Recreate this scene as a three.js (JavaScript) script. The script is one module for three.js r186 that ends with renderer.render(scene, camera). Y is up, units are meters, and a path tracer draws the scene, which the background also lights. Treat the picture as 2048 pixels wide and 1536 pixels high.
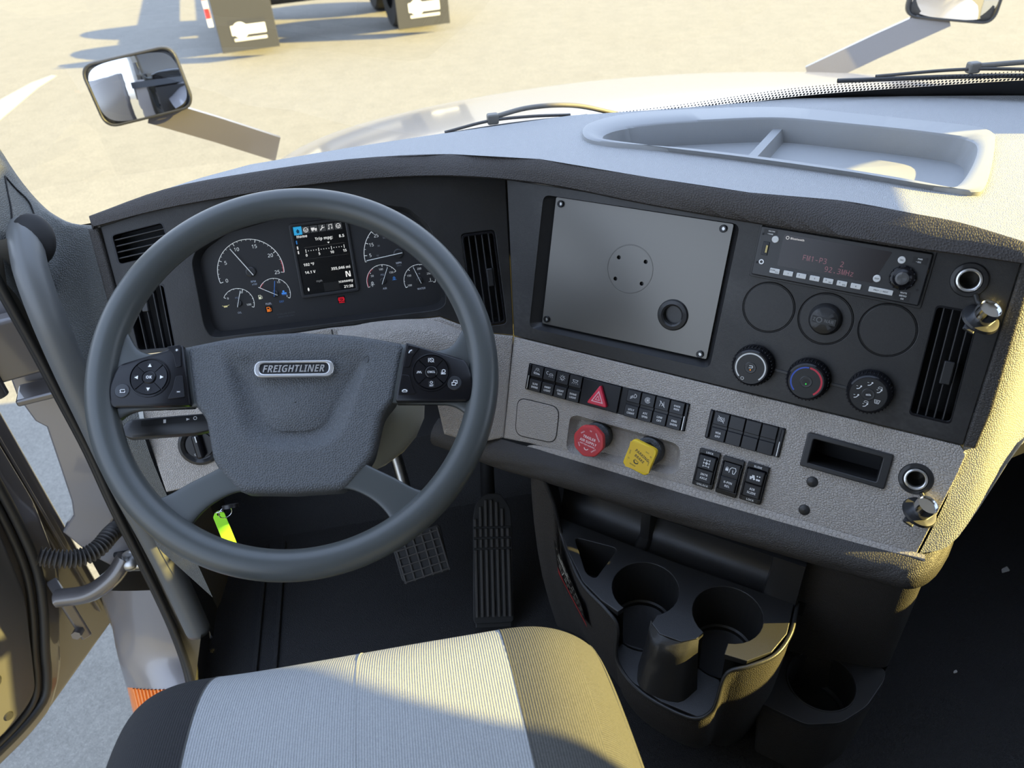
import * as THREE from 'three';
import { RoundedBoxGeometry } from 'three/addons/geometries/RoundedBoxGeometry.js';
import { mergeGeometries, mergeVertices, toCreasedNormals } from 'three/addons/utils/BufferGeometryUtils.js';
import { FontLoader } from 'three/addons/loaders/FontLoader.js';
import { TextGeometry } from 'three/addons/geometries/TextGeometry.js';

// ---------- camera, sky, sun, exposure (metres; y = 0 is the cab floor, the tarmac lies 1.1 m below) ----------
const scene = new THREE.Scene();
const rad = Math.PI / 180;
const camera = new THREE.PerspectiveCamera(2 * Math.atan(768 / 1550) / rad, 4 / 3, 0.02, 200);
camera.position.set(0, 1.2, 0);
camera.focus = 1.0; camera.userData.fStop = 8;
camera.rotation.set(-36.5 * rad, -8 * rad, -4 * rad, 'YXZ');
const renderer = new THREE.WebGLRenderer();
renderer.toneMapping = THREE.LinearToneMapping;
renderer.toneMappingExposure = 1.08;
renderer.shadowMap.enabled = true;
{ // clear sky: deeper blue overhead, paler towards the horizon
  const W = 16, H = 64, d = new Float32Array(W * H * 4);
  for (let j = 0; j < H; j++) {
    const el = ((j + 0.5) / H - 0.5) * Math.PI, t = Math.max(0, Math.sin(el));
    const k = Math.pow(t, 0.5), c = el < 0 ? [0.30, 0.30, 0.28] : [0.88 - 0.36 * k, 0.98 - 0.31 * k, 1.08 - 0.10 * k];
    for (let i = 0; i < W; i++) { const o = (j * W + i) * 4; d[o] = c[0]; d[o + 1] = c[1]; d[o + 2] = c[2]; d[o + 3] = 1; }
  }
  const t = new THREE.DataTexture(d, W, H, THREE.RGBAFormat, THREE.FloatType);
  t.mapping = THREE.EquirectangularReflectionMapping; t.magFilter = THREE.LinearFilter; t.needsUpdate = true;
  scene.background = t; scene.environment = t;
  scene.backgroundIntensity = 2.6; scene.environmentIntensity = 2.6;
}
const SUN_DIR = new THREE.Vector3(Math.cos(25 * rad) * Math.cos(15 * rad), Math.sin(25 * rad), Math.cos(25 * rad) * Math.sin(15 * rad));
{
  const sun = new THREE.DirectionalLight(new THREE.Color().setRGB(1.0, 0.775, 0.23), 18);
  sun.position.copy(SUN_DIR).multiplyScalar(30); sun.castShadow = true; sun.shadow.mapSize.set(4096, 4096); sun.shadow.radius = 1;
  Object.assign(sun.shadow.camera, { left: -15, right: 15, top: 15, bottom: -15, near: 1, far: 70 });
  scene.add(sun, sun.target);
}

// ---------- helpers ----------
let seed = 7;
const rnd = () => { seed = (seed + 0x6D2B79F5) | 0; let t = Math.imul(seed ^ (seed >>> 15), 1 | seed); t = (t + Math.imul(t ^ (t >>> 7), 61 | t)) ^ t; return ((t ^ (t >>> 14)) >>> 0) / 4294967296; };
const V = (x, y, z) => new THREE.Vector3(x, y, z);
const names = {};
const numbered = (n) => { const k = names[n] = (names[n] ?? -1) + 1; return k ? n + '_' + String(k).padStart(3, '0') : n; };
const tag = (o, label, category, group, kind) => { Object.assign(o.userData, { label, category }); if (group) o.userData.group = group; if (kind) o.userData.kind = kind; return o; };
const mmScale = 0.001;

// texture coordinates in metres, laid on from the side each triangle faces most
function boxUV(g) {
  g = g.index ? g.toNonIndexed() : g;
  const p = g.attributes.position, uv = new Float32Array(p.count * 2), a = V(), b = V(), c = V(), n = V();
  for (let i = 0; i < p.count; i += 3) {
    a.fromBufferAttribute(p, i); b.fromBufferAttribute(p, i + 1); c.fromBufferAttribute(p, i + 2);
    n.crossVectors(b.clone().sub(a), c.clone().sub(a));
    const x = Math.abs(n.x), y = Math.abs(n.y), z = Math.abs(n.z);
    [a, b, c].forEach((q, k) => { const o = (i + k) * 2; if (z >= x && z >= y) { uv[o] = q.x; uv[o + 1] = q.y; } else if (y >= x) { uv[o] = q.x; uv[o + 1] = q.z; } else { uv[o] = q.z; uv[o + 1] = q.y; } });
  }
  g.setAttribute('uv', new THREE.BufferAttribute(uv, 2));
  return g;
}
function clean(g) { g = g.index ? g.toNonIndexed() : g; for (const k of Object.keys(g.attributes)) if (!['position', 'normal', 'uv'].includes(k)) g.deleteAttribute(k); if (!g.attributes.uv) g.setAttribute('uv', new THREE.BufferAttribute(new Float32Array(g.attributes.position.count * 2), 2)); g.clearGroups(); return g; }
const merge = (list) => list.length === 1 ? clean(list[0]) : mergeGeometries(list.map(clean));
function part(name, geo, mat, parent, keepUV) {
  let g = Array.isArray(geo) ? merge(geo) : geo;
  if (!keepUV) g = boxUV(g);
  const m = new THREE.Mesh(g, mat); m.name = name; m.castShadow = m.receiveShadow = true; (parent ?? scene).add(m);
  return m;
}
function struct(name, geo, mat, label, category) { const m = part(name, geo, mat); return tag(m, label, category, null, 'structure'); }
// a Group at the thing's base; fr gives its place and turn
function thing(name, label, category, at, group) { const o = new THREE.Group(); o.name = numbered(name); scene.add(o); if (at) { o.position.setFromMatrixPosition(at); o.quaternion.setFromRotationMatrix(at); } return tag(o, label, category, group); }
// panel frames: az turns the panel to face the driver, el leans it back; coordinates in mm (right, up, out)
function frame(ox, oy, oz, az, el) {
  const a = az * rad, e = el * rad, n = V(-Math.sin(a) * Math.cos(e), Math.sin(e), Math.cos(a) * Math.cos(e)), u = V(Math.cos(a), 0, Math.sin(a)), v = n.clone().cross(u);
  const P = (x, y, h = 0) => V(ox, oy, oz).addScaledVector(u, x * mmScale).addScaledVector(v, y * mmScale).addScaledVector(n, h * mmScale);
  const at = (x = 0, y = 0, h = 0, turn = 0) => new THREE.Matrix4().makeBasis(u, v, n).setPosition(P(x, y, h)).multiply(new THREE.Matrix4().makeRotationZ(turn * rad));
  return { P, at, u, v, n };
}
const mm = (g) => g.scale(mmScale, mmScale, mmScale);
const rb = (w, h, d, r = 1, x = 0, y = 0, z = 0, turn = 0, seg = 2) => mm(new RoundedBoxGeometry(w, h, d, seg, Math.min(r, w / 2.01, h / 2.01, d / 2.01)).rotateZ(turn * rad).translate(x, y, z));
const cyl = (r1, r2, h, x = 0, y = 0, z = 0, seg = 32) => mm(new THREE.CylinderGeometry(r2, r1, h, seg).rotateX(Math.PI / 2).translate(x, y, z)); // axis out of the panel, r1 at the back
const shape = (pts, holes = []) => { const s = pts.isShape ? pts : new THREE.Shape(pts.map(([x, y]) => new THREE.Vector2(x, y))); for (const h of holes) s.holes.push(h.isPath ? h : new THREE.Path(h.map(([x, y]) => new THREE.Vector2(x, y)))); return s; };
const circle = (x, y, r, n = 40) => [...Array(n)].map((_, i) => [x + r * Math.cos(i / n * 2 * Math.PI), y + r * Math.sin(i / n * 2 * Math.PI)]);
// rounded corners for a polygon
function round(pts, r, seg = 5) {
  const out = [], n = pts.length;
  pts.forEach((p, i) => {
    const a = pts[(i + n - 1) % n], b = pts[(i + 1) % n], rr = p[2] ?? r;
    const la = Math.hypot(a[0] - p[0], a[1] - p[1]), lb = Math.hypot(b[0] - p[0], b[1] - p[1]), k = Math.min(rr, la * 0.49, lb * 0.49);
    const s = [p[0] + (a[0] - p[0]) * k / la, p[1] + (a[1] - p[1]) * k / la], e = [p[0] + (b[0] - p[0]) * k / lb, p[1] + (b[1] - p[1]) * k / lb];
    for (let j = 0; j <= seg; j++) { const t = j / seg; out.push([(1 - t) ** 2 * s[0] + 2 * t * (1 - t) * p[0] + t * t * e[0], (1 - t) ** 2 * s[1] + 2 * t * (1 - t) * p[1] + t * t * e[1]]); }
  });
  return out;
}
const rrect = (w, h, r, x = 0, y = 0, seg = 5) => round([[x - w / 2, y - h / 2], [x + w / 2, y - h / 2], [x + w / 2, y + h / 2], [x - w / 2, y + h / 2]], r, seg);
function ext(pts, depth, { bevel = 0, z = 0, holes = [], seg = 3, size } = {}) { // front face ends at z + depth (bevel included)
  const g = new THREE.ExtrudeGeometry(shape(pts, holes), { depth: depth - 2 * bevel, bevelEnabled: bevel > 0, bevelThickness: bevel, bevelSize: size ?? bevel, bevelOffset: -(size ?? bevel), bevelSegments: seg, curveSegments: 12 });
  return mm(g.translate(0, 0, z + bevel));
}
function smooth(g, angle = 0.6) { g = g.index ? g : g; g.deleteAttribute('uv'); g.deleteAttribute('normal'); return toCreasedNormals(mergeVertices(g, 1e-6), angle); }
// lathe about the panel's outward axis: profile of [radius, out] in mm
function lathe(profile, seg = 40, x = 0, y = 0, a0 = 0, al = 360) {
  const pos = [], idx = [], n = profile.length;
  for (let i = 0; i <= seg; i++) { const a = (a0 + al * i / seg) * rad; for (const [r, z] of profile) pos.push((x + r * Math.cos(a)) * mmScale, (y + r * Math.sin(a)) * mmScale, z * mmScale); }
  for (let i = 0; i < seg; i++) for (let j = 0; j < n - 1; j++) { const a = i * n + j, b = a + n; idx.push(a, b, a + 1, b, b + 1, a + 1); }
  const g = new THREE.BufferGeometry(); g.setAttribute('position', new THREE.Float32BufferAttribute(pos, 3)); g.setIndex(idx);
  return toCreasedNormals(g, 0.4);
}
// surface through rows of points (metres)
function loft(rows, { closed = false, crease = 0.9, sub = 1, subRow = 1 } = {}) {
  let R = rows.map((r) => r.map((p) => p.isVector3 ? p.clone() : V(...p)));
  if (sub > 1) R = R.map((r) => new THREE.CatmullRomCurve3(r, false, 'centripetal').getPoints((r.length - 1) * sub));
  if (subRow > 1) { const cols = R[0].map((_, i) => new THREE.CatmullRomCurve3(R.map((r) => r[i]), false, 'centripetal').getPoints((R.length - 1) * subRow)); R = cols[0].map((_, j) => cols.map((c) => c[j])); }
  const pos = [], idx = [], n = R[0].length;
  for (const r of R) for (const p of r) pos.push(p.x, p.y, p.z);
  const m = closed ? R.length : R.length - 1;
  for (let i = 0; i < m; i++) for (let j = 0; j < n - 1; j++) { const a = i * n + j, b = ((i + 1) % R.length) * n + j; idx.push(a, b, a + 1, b, b + 1, a + 1); }
  const g = new THREE.BufferGeometry(); g.setAttribute('position', new THREE.Float32BufferAttribute(pos, 3)); g.setIndex(idx);
  if (crease >= 1) { const w = mergeVertices(g, 1e-6); w.computeVertexNormals(); return w; }
  return toCreasedNormals(g, crease);
}
// a shell: the surface and a copy set back along d, with its rim closed
function shell(rows, d, o = {}) {
  const A = rows.map((r) => r.map((p) => p.isVector3 ? p.clone() : V(...p))), off = V(...d);
  const Bk = A.map((r) => r.map((p) => p.clone().add(off)));
  const rim = [...A[0], ...A.slice(1).map((r) => r.at(-1)), ...[...A.at(-1)].reverse().slice(1), ...[...A].reverse().slice(1).map((r) => r[0])];
  return [loft(A, o), loft(Bk, o), loft([rim, rim.map((p) => p.clone().add(off))], { crease: 0.5 })];
}
// sweep of a round (or oval) section along points in metres; r may be a function of 0..1
function tube(pts, r, { seg = 40, sides = 14, caps = true, closed = false } = {}) {
  const c = new THREE.CatmullRomCurve3(pts.map((p) => p.isVector3 ? p : V(...p)), closed, 'centripetal'), f = c.computeFrenetFrames(seg, closed), pos = [], idx = [];
  for (let i = 0; i <= seg; i++) { const q = c.getPointAt(i / seg), rr = typeof r === 'function' ? r(i / seg) : r; for (let j = 0; j <= sides; j++) { const a = j / sides * 2 * Math.PI, d = f.normals[i].clone().multiplyScalar(Math.cos(a) * rr).addScaledVector(f.binormals[i], Math.sin(a) * rr).add(q); pos.push(d.x, d.y, d.z); } }
  const n = sides + 1;
  for (let i = 0; i < seg; i++) for (let j = 0; j < sides; j++) { const a = i * n + j, b = a + n; idx.push(a, a + 1, b, b, a + 1, b + 1); }
  const g = new THREE.BufferGeometry(); g.setAttribute('position', new THREE.Float32BufferAttribute(pos, 3)); g.setIndex(idx);
  let out = mergeVertices(g, 1e-7); out.computeVertexNormals(); out = out.toNonIndexed();
  if (!caps || closed) return out;
  const cp = [], nn = [];
  for (const i of [0, seg]) { const q = c.getPointAt(i / seg), tn = f.tangents[i].clone().multiplyScalar(i ? 1 : -1); for (let j = 0; j < sides; j++) { const a = (i * n + j) * 3, b = a + 3; cp.push(q.x, q.y, q.z, pos[a], pos[a + 1], pos[a + 2], pos[b], pos[b + 1], pos[b + 2]); for (let k = 0; k < 3; k++) nn.push(tn.x, tn.y, tn.z); } }
  const cg = new THREE.BufferGeometry(); cg.setAttribute('position', new THREE.Float32BufferAttribute(cp, 3)); cg.setAttribute('normal', new THREE.Float32BufferAttribute(nn, 3));
  return mergeGeometries([clean(out), clean(cg)]);
}

// ---------- computed textures ----------
function tex(size, fn, { srgb = false, tile = 0.1 } = {}) {
  const d = new Uint8Array(size * size * 4);
  for (let j = 0; j < size; j++) for (let i = 0; i < size; i++) { const v = fn(i / size, j / size), o = (j * size + i) * 4, c = Array.isArray(v) ? v : [v, v, v]; for (let k = 0; k < 3; k++) d[o + k] = Math.max(0, Math.min(255, Math.round(c[k] * 255))); d[o + 3] = 255; }
  const t = new THREE.DataTexture(d, size, size); t.wrapS = t.wrapT = THREE.RepeatWrapping; t.magFilter = THREE.LinearFilter; if (srgb) t.colorSpace = THREE.SRGBColorSpace; t.repeat.set(1 / tile, 1 / tile); t.needsUpdate = true; return t;
}
function noise(n) { // periodic value noise, n cells a side
  const g = Float32Array.from({ length: n * n }, rnd);
  return (x, y) => { x *= n; y *= n; const i = Math.floor(x), j = Math.floor(y), f = x - i, h = y - j, s = f * f * (3 - 2 * f), t = h * h * (3 - 2 * h), at = (a, b) => g[((b % n + n) % n) * n + ((a % n + n) % n)]; return (at(i, j) * (1 - s) + at(i + 1, j) * s) * (1 - t) + (at(i, j + 1) * (1 - s) + at(i + 1, j + 1) * s) * t; };
}
function cells(n) { // periodic cell pattern: 0 on the creases, 1 inside the grains
  const g = Array.from({ length: n * n }, () => [rnd(), rnd()]);
  return (x, y) => { x *= n; y *= n; const i = Math.floor(x), j = Math.floor(y); let a = 9, b = 9; for (let q = -1; q < 2; q++) for (let p = -1; p < 2; p++) { const c = g[((j + q) % n + n) % n * n + ((i + p) % n + n) % n], dd = Math.hypot(i + p + c[0] - x, j + q + c[1] - y); if (dd < a) { b = a; a = dd; } else if (dd < b) b = dd; } return Math.min(1, (b - a) * 2.2); };
}
const N8 = noise(8), N16 = noise(16), N32 = noise(32), N64 = noise(64), N128 = noise(128), C28 = cells(28), N256 = noise(256);
const leatherBump = tex(512, (x, y) => 0.75 * C28(x, y) + 0.25 * N128(x, y), { tile: 0.075 });
const plasticBump = tex(512, (x, y) => 0.6 * N128(x, y) + 0.4 * N256(x, y), { tile: 0.06 });
const wearRough = (lo, hi) => tex(256, (x, y) => { const n = 0.5 * N8(x, y) + 0.3 * N16(x, y) + 0.2 * N64(x, y); return lo + (hi - lo) * n; }, { tile: 0.35 });
const hexBump = tex(256, (x, y) => { const n = 8, u = x * n * 1.1547 * 0.866, v = y * n, row = Math.floor(v), du = (u + (row % 2) * 0.5) % 1 - 0.5, dv = v - row - 0.5; return Math.hypot(du, dv) < 0.42 ? 0.15 : 0.9; }, { tile: 0.04 });
const knitBump = tex(512, (x, y) => { const r = Math.abs(Math.sin(x * 36 * Math.PI)), k = 0.5 + 0.5 * Math.sin(y * 60 * 2 * Math.PI + Math.floor(x * 36) * 2.6); return 0.55 * r + 0.2 * k * r + 0.25 * N128(x, y); }, { tile: 0.085 });
const knitColor = (a, b) => tex(512, (x, y) => { const r = Math.abs(Math.sin(x * 36 * Math.PI)), k = 0.5 + 0.5 * Math.sin(y * 60 * 2 * Math.PI + Math.floor(x * 36) * 2.6), t = Math.max(0, Math.min(1, 0.2 + 0.45 * r + 0.2 * k * r + 0.35 * (N128(x, y) - 0.4))); return [0, 1, 2].map((i) => a[i] + (b[i] - a[i]) * t); }, { srgb: true, tile: 0.085 });

const dusty = tex(512, (x, y) => { const d = Math.max(0, N8(x, y) * 0.6 + N16(x, y) * 0.4 - 0.5) * 1.6 * (0.5 + N128(x, y)), v = 0.135 + 0.10 * d + 0.02 * (N256(x, y) - 0.5); return [v * 1.02, v, v * 0.985]; }, { srgb: true, tile: 0.4 });
const S = (o) => new THREE.MeshStandardMaterial(o), PH = (o) => new THREE.MeshPhysicalMaterial(o);
const lin = (r, g, b) => new THREE.Color().setRGB(r, g, b);
const M = {
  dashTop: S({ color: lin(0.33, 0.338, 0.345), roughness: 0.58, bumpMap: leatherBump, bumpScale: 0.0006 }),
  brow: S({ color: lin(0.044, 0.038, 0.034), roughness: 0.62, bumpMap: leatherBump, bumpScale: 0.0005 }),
  tray: S({ color: lin(0.29, 0.30, 0.308), roughness: 0.5, bumpMap: plasticBump, bumpScale: 0.0001 }),
  black: S({ map: dusty, roughness: 0.5, roughnessMap: wearRough(0.75, 1), bumpMap: plasticBump, bumpScale: 0.00012 }),
  blackSmooth: S({ color: lin(0.02, 0.02, 0.021), roughness: 0.38 }),
  gloss: PH({ color: lin(0.008, 0.008, 0.01), roughness: 0.25, specularIntensity: 0.6 }),
  dark: S({ color: lin(0.012, 0.012, 0.013), roughness: 0.7 }),
  plate: S({ color: lin(0.135, 0.13, 0.12), roughness: 0.34, metalness: 0.6 }),
  taupe: S({ color: lin(0.43, 0.395, 0.36), roughness: 0.55, bumpMap: leatherBump, bumpScale: 0.0009 }),
  hex: S({ color: lin(0.43, 0.395, 0.36), roughness: 0.5, bumpMap: hexBump, bumpScale: 0.0015 }),
  console: S({ color: lin(0.03, 0.03, 0.031), roughness: 0.42, roughnessMap: wearRough(0.7, 1), bumpMap: plasticBump, bumpScale: 0.0001 }),
  consoleGrain: S({ color: lin(0.048, 0.044, 0.041), roughness: 0.6, bumpMap: leatherBump, bumpScale: 0.0005 }),
  rim: S({ color: lin(0.062, 0.068, 0.067), roughness: 0.35 }),
  hub: S({ color: lin(0.075, 0.08, 0.085), roughness: 0.5, bumpMap: leatherBump, bumpScale: 0.0006 }),
  chrome: S({ color: lin(0.75, 0.75, 0.75), roughness: 0.12, metalness: 1 }),
  steel: S({ color: lin(0.45, 0.45, 0.44), roughness: 0.35, metalness: 1 }),
  silver: S({ color: lin(0.62, 0.62, 0.62), roughness: 0.3, metalness: 0.8 }),
  white: S({ color: lin(0.72, 0.72, 0.7), roughness: 0.5 }),
  floor: S({ color: lin(0.03, 0.03, 0.032), roughness: 0.62, bumpMap: leatherBump, bumpScale: 0.001 }),
  pillar: S({ color: lin(0.12, 0.125, 0.12), roughness: 0.55, bumpMap: leatherBump, bumpScale: 0.0007 }),
  handle: S({ color: lin(0.12, 0.125, 0.125), roughness: 0.38 }),
  trimWarm: S({ color: lin(0.15, 0.14, 0.12), roughness: 0.5, bumpMap: plasticBump, bumpScale: 0.0001 }),
  doorTrim: S({ color: lin(0.06, 0.06, 0.062), roughness: 0.55, bumpMap: plasticBump, bumpScale: 0.0001 }),
  rubber: S({ color: lin(0.02, 0.02, 0.02), roughness: 0.5 }),
  ribbed: S({ color: lin(0.06, 0.055, 0.05), roughness: 0.5 }),
  paint: PH({ color: lin(0.27, 0.26, 0.27), roughness: 0.35, metalness: 0.25, clearcoat: 0.8, clearcoatRoughness: 0.08 }),
  doorPaint: PH({ color: lin(0.13, 0.12, 0.118), roughness: 0.35, metalness: 0.3, clearcoat: 1, clearcoatRoughness: 0.05 }),
  headliner: S({ color: lin(0.5, 0.49, 0.46), roughness: 0.95 }),
  seatLight: S({ map: knitColor([0.47, 0.48, 0.49], [0.67, 0.68, 0.68]), roughness: 0.95, bumpMap: knitBump, bumpScale: 0.0007 }),
  seatDark: S({ map: knitColor([0.075, 0.075, 0.08], [0.18, 0.18, 0.185]), roughness: 0.95, bumpMap: knitBump, bumpScale: 0.0007 }),
  seatDarkSunlit: S({ map: knitColor([0.20, 0.20, 0.195], [0.36, 0.36, 0.345]), roughness: 0.95, bumpMap: knitBump, bumpScale: 0.0007 }),  // same dark bolster cloth, colour lightened for the sun falling on it
  red: S({ color: lin(0.62, 0.035, 0.04), roughness: 0.4 }),
  yellow: S({ color: lin(0.85, 0.58, 0.01), roughness: 0.4 }),
  green: S({ color: lin(0.35, 0.82, 0.02), roughness: 0.5 }),
  amber: PH({ color: lin(0.95, 0.25, 0.02), roughness: 0.1, clearcoat: 1 }),
  mirror: S({ color: lin(0.8, 0.82, 0.85), roughness: 0.02, metalness: 1 }),
  glass: PH({ color: lin(1, 1, 1), roughness: 0, transmission: 1, thickness: 0, ior: 1.5 }),
  frit: S({ color: lin(0.006, 0.006, 0.006), roughness: 0.4 }),
  tyre: S({ color: lin(0.02, 0.02, 0.02), roughness: 0.8 }),
  flap: S({ color: lin(0.05, 0.05, 0.05), roughness: 0.7 }),
};
// printed matter: one sheet shared by all legends
const SHEET = 2048, sheets = [];
let pen, printMat, glowMat, shelfRow;
function newSheet() {
  const cv = document.createElement('canvas'); cv.width = cv.height = SHEET; pen = cv.getContext('2d'); pen.fillStyle = '#000'; pen.fillRect(0, 0, SHEET, SHEET);
  const t = new THREE.CanvasTexture(cv); t.colorSpace = THREE.SRGBColorSpace; sheets.push(t); shelfRow = { x: 2, y: 2, h: 0 };
  printMat = S({ map: t, roughness: 0.45 }); glowMat = S({ color: 0x000000, roughness: 0.25, emissive: 0xffffff, emissiveMap: t, emissiveIntensity: 0.9 });
}
newSheet();
// a printed face w x h mm (origin at its middle, y down in the drawing), laid at (x, y, z) on its parent
function print(name, parent, w, h, x, y, z, bg, draw, { k = 8, glow = false, turn = 0, pts } = {}) {
  const W = Math.ceil(w * k), Hh = Math.ceil(h * k);
  if (shelfRow.x + W + 2 > SHEET) { shelfRow.x = 2; shelfRow.y += shelfRow.h + 4; shelfRow.h = 0; }
  if (shelfRow.y + Hh + 2 > SHEET) newSheet();
  const X = shelfRow.x, Y = shelfRow.y; shelfRow.x += W + 4; shelfRow.h = Math.max(shelfRow.h, Hh);
  pen.save(); pen.beginPath(); pen.rect(X - 1, Y - 1, W + 2, Hh + 2); pen.clip(); pen.fillStyle = bg; pen.fillRect(X - 1, Y - 1, W + 2, Hh + 2);
  pen.translate(X + W / 2, Y + Hh / 2); pen.scale(k, k); pen.lineWidth = 0.4; pen.strokeStyle = pen.fillStyle = '#e8e8e8'; pen.textAlign = 'center'; pen.textBaseline = 'middle'; draw(pen); pen.restore();
  const g = pts ? new THREE.ShapeGeometry(shape(pts)) : new THREE.PlaneGeometry(w, h), p = g.attributes.position, uv = g.attributes.uv;
  for (let i = 0; i < p.count; i++) uv.setXY(i, (X + W / 2 + p.getX(i) / w * W) / SHEET, 1 - (Y + Hh / 2 - p.getY(i) / h * Hh) / SHEET);
  mm(g.rotateZ(turn * rad).translate(x, y, z));
  return part(name, g, glow ? glowMat : printMat, parent, true);
}
const txt = (c, s, x, y, size, o = {}) => { c.save(); c.font = (o.w ?? 'bold') + ' ' + size * 10 + 'px ' + (o.f ?? 'sans-serif'); c.textAlign = o.a ?? 'center'; c.fillStyle = o.c ?? '#e6e6e6'; c.translate(x, y); if (o.r) c.rotate(o.r * rad); c.scale(0.1 * (o.sx ?? 1), 0.1); c.fillText(s, 0, 0); c.restore(); };
const ln = (c, pts, w = 0.4, col) => { c.beginPath(); pts.forEach(([x, y], i) => i ? c.lineTo(x, y) : c.moveTo(x, y)); c.lineWidth = w; if (col) c.strokeStyle = col; c.stroke(); };
const arc = (c, x, y, r, a, b, w = 0.4, col) => { c.beginPath(); c.arc(x, y, r, a * rad, b * rad); c.lineWidth = w; if (col) c.strokeStyle = col; c.stroke(); };
// measured outlines in metres
const BROW_TOP = [[-0.403, 0.7979, -1.0502], [-0.3003, 0.8186, -1.0594], [-0.1872, 0.826, -1.0627], [-0.0524, 0.828, -1.0636], [0.0851, 0.817, -1.0673], [0.2024, 0.815, -1.0124], [0.3224, 0.8145, -0.9047], [0.4206, 0.814, -0.824], [0.5064, 0.814, -0.7732], [0.5629, 0.814, -0.7178], [0.6002, 0.812, -0.6849], [0.6414, 0.806, -0.6372]];
const BROW_LOW = [[-0.3957, 0.7883, -1.0371], [-0.3102, 0.7976, -1.0413], [-0.1913, 0.8035, -1.0439], [-0.0569, 0.8045, -1.0443], [0.0797, 0.7952, -1.0402], [0.1981, 0.7857, -0.9973], [0.3197, 0.7825, -0.8916], [0.4175, 0.7821, -0.8077], [0.4954, 0.7833, -0.7416], [0.5543, 0.7837, -0.6914], [0.5914, 0.7855, -0.6605], [0.6369, 0.7877, -0.6226]];
const GLASS_BASE = [[-0.3246, 0.81, -1.0711], [-0.2641, 0.81, -1.11], [-0.1981, 0.81, -1.1412], [-0.0543, 0.81, -1.164], [0.0589, 0.81, -1.1763], [0.2889, 0.81, -1.1933], [0.4502, 0.81, -1.1693], [0.6396, 0.81, -1.1508], [0.8096, 0.81, -1.0984], [0.956, 0.81, -1.0439]];
const TRAY_OUT = [[0.2822, 0.815, -1.09], [0.3015, 0.815, -1.1201], [0.3614, 0.815, -1.1394], [0.474, 0.815, -1.1225], [0.586, 0.815, -1.0879], [0.665, 0.815, -1.0289], [0.7403, 0.815, -0.9641], [0.7904, 0.815, -0.9176], [0.7929, 0.815, -0.8958], [0.7747, 0.815, -0.8682], [0.6724, 0.815, -0.7472], [0.6552, 0.815, -0.7347], [0.6433, 0.815, -0.74], [0.5957, 0.815, -0.7928], [0.5104, 0.815, -0.8755], [0.41, 0.815, -0.9585], [0.2828, 0.815, -1.0501]];
const TRAY_IN = [[0.3015, 0.82, -1.0521], [0.3224, 0.82, -1.0735], [0.3807, 0.82, -1.0798], [0.4671, 0.82, -1.0668], [0.5625, 0.82, -1.0409], [0.6392, 0.82, -0.9851], [0.7125, 0.82, -0.9238], [0.7489, 0.82, -0.8821], [0.7439, 0.82, -0.8604], [0.6488, 0.82, -0.7609], [0.6342, 0.82, -0.7563], [0.5527, 0.82, -0.832], [0.4599, 0.82, -0.9136], [0.3539, 0.82, -0.9996]];
const TRAY_BAR = [[0.5809, 0.82, -1.0629], [0.4602, 0.82, -0.9268]];
const PILLAR_EDGE = [[-0.5374, 0.9328, -1.16], [-0.5236, 0.8548, -1.15], [-0.5095, 0.8181, -1.14], [-0.4933, 0.7935, -1.13], [-0.4761, 0.779, -1.12], [-0.4502, 0.7714, -1.1], [-0.4204, 0.7702, -1.08]];
const PILLAR_LOW = [[-0.52, 0.8392, -0.9951], [-0.51, 0.8, -1.019], [-0.5, 0.7526, -0.9824], [-0.49, 0.6957, -0.9743], [-0.48, 0.6428, -0.9548], [-0.46, 0.5917, -0.9274], [-0.43, 0.525, -0.8927]];
const HANDLE = [[-0.478, 0.7895, -1.0196], [-0.47, 0.7629, -0.9816], [-0.463, 0.7181, -0.9546], [-0.46, 0.6486, -0.9408], [-0.458, 0.5512, -0.9338], [-0.456, 0.4417, -0.9278], [-0.454, 0.318, -0.9329], [-0.452, 0.1983, -0.9312], [-0.45, 0.0751, -0.9233]];
const SEAL = [[-0.52, 0.7948, -0.9889], [-0.52, 0.7127, -0.9929], [-0.52, 0.638, -0.9975], [-0.52, 0.5537, -0.9994], [-0.52, 0.4509, -1.0014], [-0.52, 0.3403, -0.9933], [-0.52, 0.2403, -0.9926], [-0.52, 0.1185, -0.9902], [-0.52, 0.015, -0.9808], [-0.52, -0.0713, -0.9591], [-0.52, -0.1321, -0.9184], [-0.52, -0.1725, -0.8611]];
const SILLTRIM = [[-0.5, 0.7983, -1.0047], [-0.5, 0.7098, -1.0058], [-0.5, 0.6284, -1.0069], [-0.5, 0.5388, -1.008], [-0.5, 0.4249, -1.0025], [-0.5, 0.3139, -0.992], [-0.5, 0.207, -0.9894], [-0.5, 0.0811, -0.9819], [-0.5, -0.0548, -0.9817], [-0.5, -0.1659, -0.9559], [-0.5, -0.244, -0.8959]];
const JAMB_L = [[-0.6159, 0.6637, -1.12], [-0.6379, 0.4915, -1.12], [-0.6315, 0.4406, -1.12], [-0.6195, 0.4254, -1.12], [-0.6315, 0.3385, -1.12], [-0.6432, 0.2568, -1.12], [-0.6531, 0.2211, -1.12], [-0.6835, 0.1868, -1.12]];
const FAIR_L = [[-0.66, 0.06, -1.0813], [-0.66, -0.0083, -1.0638], [-0.66, -0.0688, -1.0271], [-0.66, -0.1375, -1.0004], [-0.66, -0.1995, -0.968], [-0.66, -0.2693, -0.9233]];
const FAIR_R = [[-0.53, 0.1115, -1.0094], [-0.53, 0.0008, -1.016], [-0.53, -0.0883, -1.0116], [-0.53, -0.1322, -0.9684], [-0.53, -0.1832, -0.9302], [-0.53, -0.2269, -0.8729]];
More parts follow.
